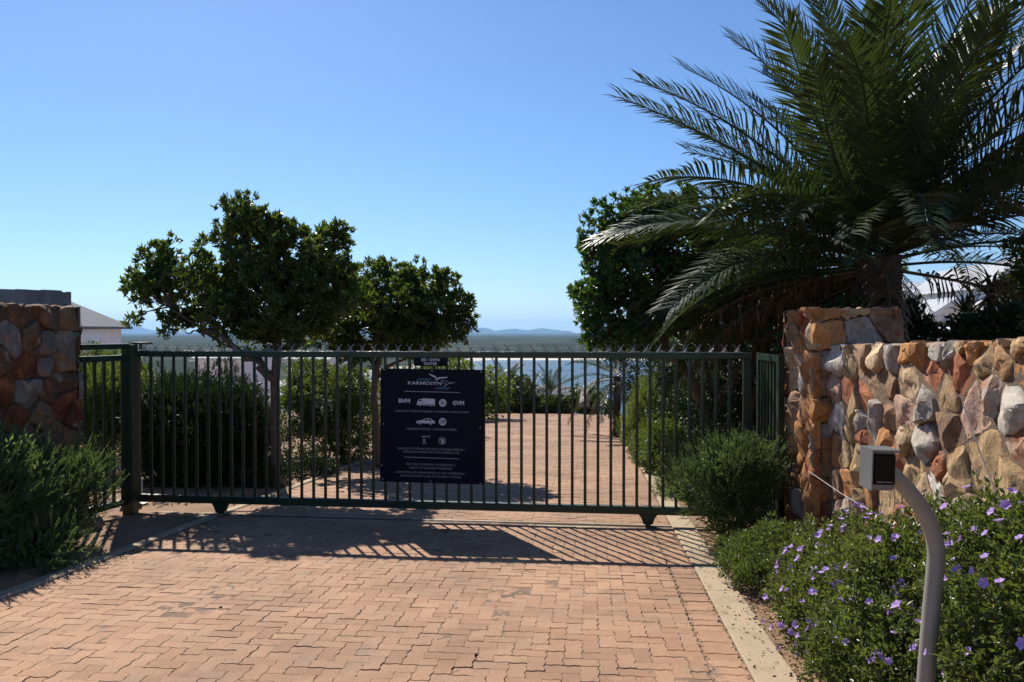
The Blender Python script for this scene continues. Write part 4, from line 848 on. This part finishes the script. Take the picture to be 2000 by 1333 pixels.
# flowering shrubs
def flower_mesh():
    L = []
    for k in range(5):
        a = 2 * math.pi * k / 5; ax = np.array([[math.cos(a), math.sin(a), 0.45]]); V, F = leaves(np.zeros((1, 3)), ax, 0.022, 0.021, LEAF_T, rng, np.array([[0, 0, 1.0]])); L.append((V, F))
    L.append(leaves(np.array([[0, 0, -0.022]]), np.array([[0, 0, 1.0]]), 0.024, 0.007)); return cat(*L)
fm = mesh('flower', *flower_mesh()); fm.materials.append(M['petal'])
def flower_shrub(label, blobs, n, nfl, seed, fb=None):
    t = bush('flowering_shrub', label, blobs, 'purpleleaf', seed, n=n, per=11, leaf=(0.031, 0.46), spread=0.05, shell=0.45, stems=16, tmpl=LEAF_T, group='lilac flowering shrubs in the bed')
    r = np.random.default_rng(seed + 1); p, d = clump_pts(fb or blobs, nfl * 5, r, 0.97, 0.98)
    tocam = unit(np.array([0, 0, EYE]) - p); k = np.where((d * tocam).sum(1) > 0.05)[0]; r.shuffle(k)
    for i in k[:nfl]:
        o = link('flower', fm, None, t); q = Vector(d[i] + r.normal(0, .35, 3) + np.array([0, 0, .3])).to_track_quat('Z', 'Y')
        s = r.uniform(0.75, 1.3)
        o.matrix_basis = Matrix.Translation(Vector(p[i] + d[i] * 0.03) - Vector(t.location)) @ q.to_matrix().to_4x4() @ Matrix.Scale(s, 4)
flower_shrub('lilac flowering shrub thick with blooms between the kerb and the stone wall', [B(1615, 1130, 5.0, .30, .45, .26), B(1590, 1200, 4.6, .22, .35, .22), B(1660, 1090, 5.0, .34, .4, .24), B(1640, 1200, 4.5, .36, .4, .30)], 2100, 130, 101)
flower_shrub('lilac flowering shrub growing around the foot of the intercom post', [B(1750, 1170, 4.0, .34, .45, .36), B(1700, 1290, 3.7, .28, .35, .26), B(1790, 1090, 4.2, .30, .4, .24), B(1640, 1290, 3.9, .20, .3, .18), B(1760, 1310, 3.5, .26, .3, .26)], 2100, 60, 103)
flower_shrub('lilac flowering shrub against the wall beyond the intercom post', [B(1940, 1130, 3.5, .30, .45, .34), B(1900, 1060, 3.7, .22, .35, .20), B(1990, 1060, 3.3, .24, .35, .24), B(1930, 1260, 3.1, .28, .4, .30), B(2040, 1220, 2.9, .28, .4, .40)], 2200, 60, 105)

# leaf litter and twigs along the bed and kerb
r = np.random.default_rng(9); n = 2600
lx = np.abs(r.normal(0, 0.16, n)) + 1.10; ly = r.uniform(2.4, 8.0, n); k = r.random(n) < 0.12; lx[k] = r.uniform(0.9, 1.15, k.sum())
lp = np.stack([lx, ly, -SLOPE * ly + np.where(lx > 1.15, 0.03, 0.022)], 1); ax = rdir(n, r) * np.array([1, 1, 0.25]); L = r.uniform(0.008, 0.035, n)
tag(part('leaf_litter', leaves(lp, ax, L, L * 0.4, LEAF_S, r), M['litter']), 'dry leaf litter scattered along the bed edge of the pale kerb', 'leaf litter', kind='stuff')
n = 700; lx = np.where(r.random(n) < .5, XR - 0.012 + r.normal(0, .012, n), XR - PL - 0.008 + r.normal(0, 0.012, n)); ly = r.uniform(2.5, 8.0, n)
lp = np.stack([lx, ly, dz(lx, ly) + 0.003], 1); L = r.uniform(0.006, 0.022, n)
tag(part('crumbs', leaves(lp, rdir(n, r) * np.array([1, 1, .4]), L, L * 0.5, LEAF_S, r), M['litter']), 'dark crumbs of soil and leaf caught in the paving border joints', 'debris', kind='stuff')
n = 900; lx = XL + np.abs(r.normal(0, 0.10, n)) - 0.05; ly = r.uniform(5.5, 8.3, n); lp = np.stack([lx, ly, dz(lx, ly) + 0.003], 1); L = r.uniform(0.008, 0.02, n)
tag(part('moss', leaves(lp, rdir(n, r) * np.array([1, 1, .6]), L, L * 0.8, LEAF_S, r), M['moss']), 'patches of olive moss along the shaded edge of the paving', 'moss', kind='stuff')

# ------------------------------------------------------------------ behind the sunlit wall
def aloe_tree(label, px, py, d, s, seed):
    r = np.random.default_rng(seed); top = at(px, py, d); zg = float(gz(top.x, top.y)); t = thing('aloe_tree', label, 'aloe', (top.x, top.y, zg))
    part('stem', limb((top.x + .05, top.y, zg - .05), tuple(top), 0.045 * s, 0.035 * s, r, 8, 0.02), M['bark'], t, True)
    n = 70; dd = rdir(n, r); dd[:, 2] = dd[:, 2] * 0.8 - 0.05; dd = unit(dd); L = 0.42 * s * r.uniform(0.7, 1.1, n); p0 = np.array(top)[None] + dd * 0.03
    mid = p0 + dd * (L * .55)[:, None]; tip = mid + unit(dd + np.array([0, 0, -0.55])) * (L * .45)[:, None]; side = unit(np.cross(dd, np.array([0, 0, 1.0]))) * 0.022 * s
    V = np.stack([p0 - side, p0 + side, mid + side * .8, mid - side * .8, tip], 1).reshape(-1, 3); F = (np.array([(0,1,2),(0,2,3),(3,2,4)])[None] + (np.arange(n)*5)[:, None, None]).reshape(-1, 3)
    part('rosette', (V, F), M['darkhedge'], t)
aloe_tree('taller tree aloe with a spiky rosette against the white house', 1936, 575, 10.2, 1.15, 3)
aloe_tree('shorter tree aloe with a drooping rosette near the white van', 1888, 612, 9.6, 1.0, 4)
bush('leafy_shrub', 'dark leafy shrub peeping over the wall top below the tree aloes', [B(1950, 650, 8.6, .55, .5, .22), B(1990, 640, 8.4, .5, .5, .24), B(1900, 665, 8.8, .35, .4, .16), B(2040, 640, 8.3, .5, .5, .3)], 'darkhedge', 111, n=900, per=10, leaf=(0.075, 0.45))
bush('light_shrub', 'light green open shrub standing against the white house gable', [B(1990, 560, 9.4, .20, .3, .16), B(1995, 480, 9.6, .16, .3, .10), B(2030, 530, 9.4, .35, .3, .36), B(1975, 595, 9.2, .16, .2, .09)], 'bushg', 112, n=420, per=9, leaf=(0.065, 0.45))
bush('leafy_shrub', 'dark undergrowth at the foot of the big palm behind the pillar', [B(1700, 650, 9.6, .9, .7, .35), B(1640, 690, 9.0, .6, .5, .5)], 'darkhedge', 113, n=1500, per=9, leaf=(0.08, 0.45))
# white van
vp = at(1838, 655, 20.0); vz = float(gz(vp.x, vp.y))
van = thing('white_van', 'white van parked behind the palm in front of the white house', 'van', (vp.x, vp.y, vz))
vx = vp.x
prof = [(-0.75, 0.35), (4.0, 0.35), (4.0, 1.85), (0.15, 1.88), (-0.35, 1.80), (-0.72, 1.10)]
part('body', prism([(a, b) for a, b in prof], -0.9, 0.9, lambda u, v, h: (vx + u, vp.y + h, vz + v)), M['vanpaint'], van)
for side in (-0.905, 0.897):
    part('side_window', prism([(-0.42, 1.15), (0.35, 1.15), (0.35, 1.68), (-0.22, 1.68)], side, side + 0.008, lambda u, v, h: (vx + u, vp.y + h, vz + v)), M['glass'], van)
    part('side_window', prism([(0.55, 1.15), (1.7, 1.15), (1.7, 1.68), (0.55, 1.68)], side, side + 0.008, lambda u, v, h: (vx + u, vp.y + h, vz + v)), M['glass'], van)
part('windscreen', (np.array([(vx - 0.71, vp.y - 0.75, vz + 1.15), (vx - 0.71, vp.y + 0.75, vz + 1.15), (vx - 0.40, vp.y + 0.72, vz + 1.74), (vx - 0.40, vp.y - 0.72, vz + 1.74)]) + np.array([-0.02, 0, 0.01]), [(0, 1, 2, 3)]), M['glass'], van)
for wx in (0.1, 3.1):
    for wy in (-0.82, 0.72):
        wl = part('wheel', prism([(wx + 0.33 * math.cos(a), 0.33 + 0.33 * math.sin(a)) for a in np.linspace(0, 6.283, 20, endpoint=False)], wy - .0, wy + 0.2, lambda u, v, h: (vx + u, vp.y + h, vz + v)), M['rubber'], van)
        part('rim', prism([(wx + 0.19 * math.cos(a), 0.33 + 0.19 * math.sin(a)) for a in np.linspace(0, 6.283, 14, endpoint=False)], wy - .012 if wy < 0 else wy + .2, wy - 0.001 if wy < 0 else wy + .212, lambda u, v, h: (vx + u, vp.y + h, vz + v)), M['steel'], wl)
# houses
def gable_house(name, label, x0, x1, y0, y1, zb, ze, zr, axis, roofm, wins, overhang=0.35, nsheet=14, wallm='white'):
    t = thing(name, label, 'house', ((x0 + x1) / 2, (y0 + y1) / 2, zb))
    if axis == 'y':   # ridge along y, gable faces -y
        cx = (x0 + x1) / 2; poly = [(x0, zb), (x1, zb), (x1, ze), (cx, zr), (x0, ze)]; part('wall', prism(poly, y0, y1, lambda u, v, h: (u, h, v)), M[wallm], t)
        ends = [((x0 - overhang, ze - overhang * (zr - ze) / (cx - x0)), (cx, zr)), ((cx, zr), (x1 + overhang, ze - overhang * (zr - ze) / (cx - x0)))]
        mapf = lambda a, l, z: (a, l, z); l0, l1 = y0 - overhang, y1 + overhang
    else:
        cy = (y0 + y1) / 2; poly = [(y0, zb), (y1, zb), (y1, ze), (cy, zr), (y0, ze)]; part('wall', prism(poly, x0, x1, lambda u, v, h: (h, u, v)), M[wallm], t)
        ends = [((y0 - overhang, ze - overhang * (zr - ze) / (cy - y0)), (cy, zr)), ((cy, zr), (y1 + overhang, ze - overhang * (zr - ze) / (cy - y0)))]
        mapf = lambda a, l, z: (l, a, z); l0, l1 = x0 - overhang, x1 + overhang
    rf = None
    for (a0, z0), (a1, z1) in ends:
        V, F = [], []; n = nsheet * 4; hgt = [0, 0.03, 0.03, 0]
        for k in range(n + 1):
            l = l0 + (l1 - l0) * k / n; hh = 0.05 + hgt[k % 4]
            V += [mapf(a0, l, z0 + hh), mapf(a1, l, z1 + hh)]
        F = [(2*k, 2*k+2, 2*k+3, 2*k+1) for k in range(n)]
        sh = part('roof', (np.array(V), F), M[roofm], t)
    for (a, b, c, d) in wins:     # x0,x1,z0,z1 on the -y face
        w = part('window', box(a, b, y0 - 0.03, y0 - 0.004, c, d), M['glass'], t)
        part('frame', join(box(a - .06, a - .001, y0 - .05, y0 - .003, c - .06, d + .06), box(b + .001, b + .06, y0 - .05, y0 - .003, c - .06, d + .06), box(a - .0005, b + .0005, y0 - .05, y0 - .003, d + .001, d + .06), box(a - .0005, b + .0005, y0 - .05, y0 - .003, c - .06, c - .001)), M['white'], w)
    part('fascia', join(box(x0 - overhang, x1 + overhang, y0 - overhang - 0.03, y0 - overhang - 0.005, ze - overhang * 0.5 - 0.12, ze - overhang * 0.5 + 0.04)) if axis == 'x' else prism([(x0 - overhang, ends[0][0][1] - .12), (cx, zr - .12), (x1 + overhang, ends[0][0][1] - .12), (x1 + overhang, ends[0][0][1] + .05), (cx, zr + .05), (x0 - overhang, ends[0][0][1] + .05)], y0 - overhang - 0.03, y0 - overhang - 0.005, lambda u, v, h: (u, h, v)), M['white'], t)
    return t
q0 = at(1860, 560, 30); q1 = at(1975, 510, 26); q2 = at(1820, 600, 24)
def PT(px, py, d): p = at(px, py, d); return p.x, p.y, p.z
xa, ya, za = PT(1740, 545, 34); xb, _, _ = PT(2080, 545, 34); _, _, ze_ = PT(1740, 590, 34)
gable_house('white_house', 'long white house with a pale ribbed roof behind the palm', xa, xb, ya, ya + 7, -0.2, ze_, za, 'x', 'roofpale', [(xa + 1.5, xa + 2.6, 0.8, 2.0)], nsheet=26)
xa, ya, _ = PT(1925, 508, 27); xb, _, zr = PT(2045, 508, 27); _, _, ze_ = PT(1930, 556, 27)
gable_house('white_house', 'tall white gabled house wing with the highest ridge beside the light green shrub', xa, xb, ya, ya + 6, -0.2, ze_, zr, 'y', 'roofpale', [], 0.25, 16)
xa, ya, _ = PT(1812, 585, 25); xb, _, zr = PT(1905, 585, 25); _, _, ze_ = PT(1812, 617, 25)
gable_house('white_porch', 'small white gabled porch above the parked van', xa, xb, ya, ya + 4, -0.2, ze_, zr, 'y', 'roofpale', [(xa - 0 + .2, xa + .7, 0.6, 2.0)], 0.25, 8)
xa, ya, za = PT(1735, 565, 28); xb, _, _ = PT(1812, 565, 28); _, _, ze_ = PT(1735, 622, 28)
gable_house('white_house', 'white cottage wall with a bluish roof and a dark window beside the porch', xa, xb, ya, ya + 5, -0.2, ze_, za, 'x', 'roofgrey', [(xa + 0.9, xa + 1.35, 0.7, 1.9)], 0.3, 8)
xa, ya, za = PT(1485, 655, 15.5); xb, _, _ = PT(1640, 655, 15.5); _, _, ze_ = PT(1485, 680, 15.5)
gable_house('grey_roof_shed', 'low shed with a blue grey roof edge glimpsed between gate and pillar', xa, xb, ya, ya + 2, -0.5, ze_, za, 'x', 'roofgrey', [], 0.2, 8)
# left house behind the dark pillar
xa, ya, za = PT(20, 590, 42); xb, _, _ = PT(168, 590, 42); _, _, ze_ = PT(190, 638, 42)
hl = thing('white_house', 'white house with a grey sloping roof behind the shaded pillar and round tank', 'house', ((xa + xb) / 2, ya, float(gz(xa, ya)) - 0.5))
zb = float(gz(xa, ya)) - 8
part('wall', box(xa, xb, ya, ya + 3.6, zb, ze_ - 0.15), M['white'], hl)
ov = 0.45; V = np.array([(xa - ov, ya - ov, ze_), (xb + ov, ya - ov, ze_), (xb + ov, ya + 3.6 + ov, ze_), (xa - ov, ya + 3.6 + ov, ze_), (xa + 1.0, ya + 1.8, za + .35), (xb - 2.6, ya + 1.8, za + .35)])
part('roof', (np.vstack([V, V[:4] - np.array([0, 0, 0.14])]), [(0, 1, 5, 4), (1, 2, 5), (2, 3, 4, 5), (3, 0, 4), (0, 6, 7, 1), (1, 7, 8, 2), (2, 8, 9, 3), (3, 9, 6, 0), (9, 8, 7, 6)]), M['roofgrey'], hl)
for k in range(16):
    x = xa - ov + (xb - xa + 2 * ov) * (k + .5) / 16; xt = min(max(x, xa + 1.0), xb - 2.6)
    part('roof_rib', tube([(x, ya - ov, ze_ + 0.02), (x + (xt - x) * 1.0, ya + 1.8, za + .37)], 0.025, 4), M['roofgrey'], hl)
w = part('window', box(xb - 1.0, xb - 0.5, ya - 0.03, ya - 0.003, ze_ - 2.0, ze_ - 1.0), M['glass'], hl); part('frame', join(box(xb - 1.08, xb - 1.001, ya - .05, ya - .002, ze_ - 2.06, ze_ - .94), box(xb - .499, xb - .42, ya - .05, ya - .002, ze_ - 2.06, ze_ - .94)), M['white'], w)
part('balcony', join(box(xb + 0.01, xb + 1.1, ya + 0.2, ya + 1.6, ze_ - 1.5, ze_ - 1.38), box(xb + 1.02, xb + 1.1, ya + 0.2, ya + 1.6, ze_ - 1.37, ze_ - 0.6)), M['white'], hl)
# houses down the slope
xa, ya, za = PT(1035, 757, 62); xb, _, _ = PT(1122, 757, 62); _, _, ze_ = PT(1035, 786, 62)
gable_house('grey_roof_house', 'house with a ribbed grey roof below the driveway end in front of the sea', xa, xb, ya - 3, ya + 4, ze_ - 6, ze_, za, 'x', 'roofgrey', [], 0.3, 14)
for (p0, p1, pt, pe, d, lab) in ((380, 480, 690, 700, 60, 'flat white building behind the dark rounded shrub'), (560, 640, 692, 702, 66, 'pale roof glimpsed between the trunk and the lower tree')):
    xa, ya, za = PT(p0, pt, d); xb, _, _ = PT(p1, pt, d); _, _, ze_ = PT(p0, pe, d)
    gable_house('white_building', lab, xa, xb, ya, ya + 6, ze_ - 8, ze_, za, 'x', 'roofpale', [], 0.3, 10)
# far shore: scattered tiny houses
# street sign board at the driveway end
sp_ = gnd(1142, 31.6); sgn = thing('small_notice', 'small dark framed notice on two legs at the driveway end', 'sign', tuple(sp_))
part('panel', box(sp_.x - 0.22, sp_.x + 0.22, sp_.y - 0.02, sp_.y + 0.02, sp_.z + 0.35, sp_.z + 0.85), M['housing'], sgn)
for s in (-0.24, 0.24): part('leg', box(sp_.x + s - 0.018, sp_.x + s + 0.018, sp_.y - 0.018, sp_.y + 0.018, sp_.z - 0.1, sp_.z + 0.95), M['black'], sgn)

# ------------------------------------------------------------------ haze
hm = bpy.data.materials.new('haze_air'); hm.use_nodes = True; t = hm.node_tree
for n_ in list(t.nodes): t.nodes.remove(n_)
out = t.nodes.new('ShaderNodeOutputMaterial'); pvn = t.nodes.new('ShaderNodeVolumePrincipled'); pvn.inputs['Color'].default_value = (0.34, 0.62, 1.0, 1); pvn.inputs['Density'].default_value = 3.2e-5; pvn.inputs['Anisotropy'].default_value = 0.2
t.links.new(pvn.outputs[0], out.inputs['Volume'])
hz_ = link('haze', mesh('haze', *box(-48000, 48000, -3000, 46000, SEA - 6, 620)), hm); tag(hz_, 'pale blue sea haze over the bay', 'haze', kind='stuff')
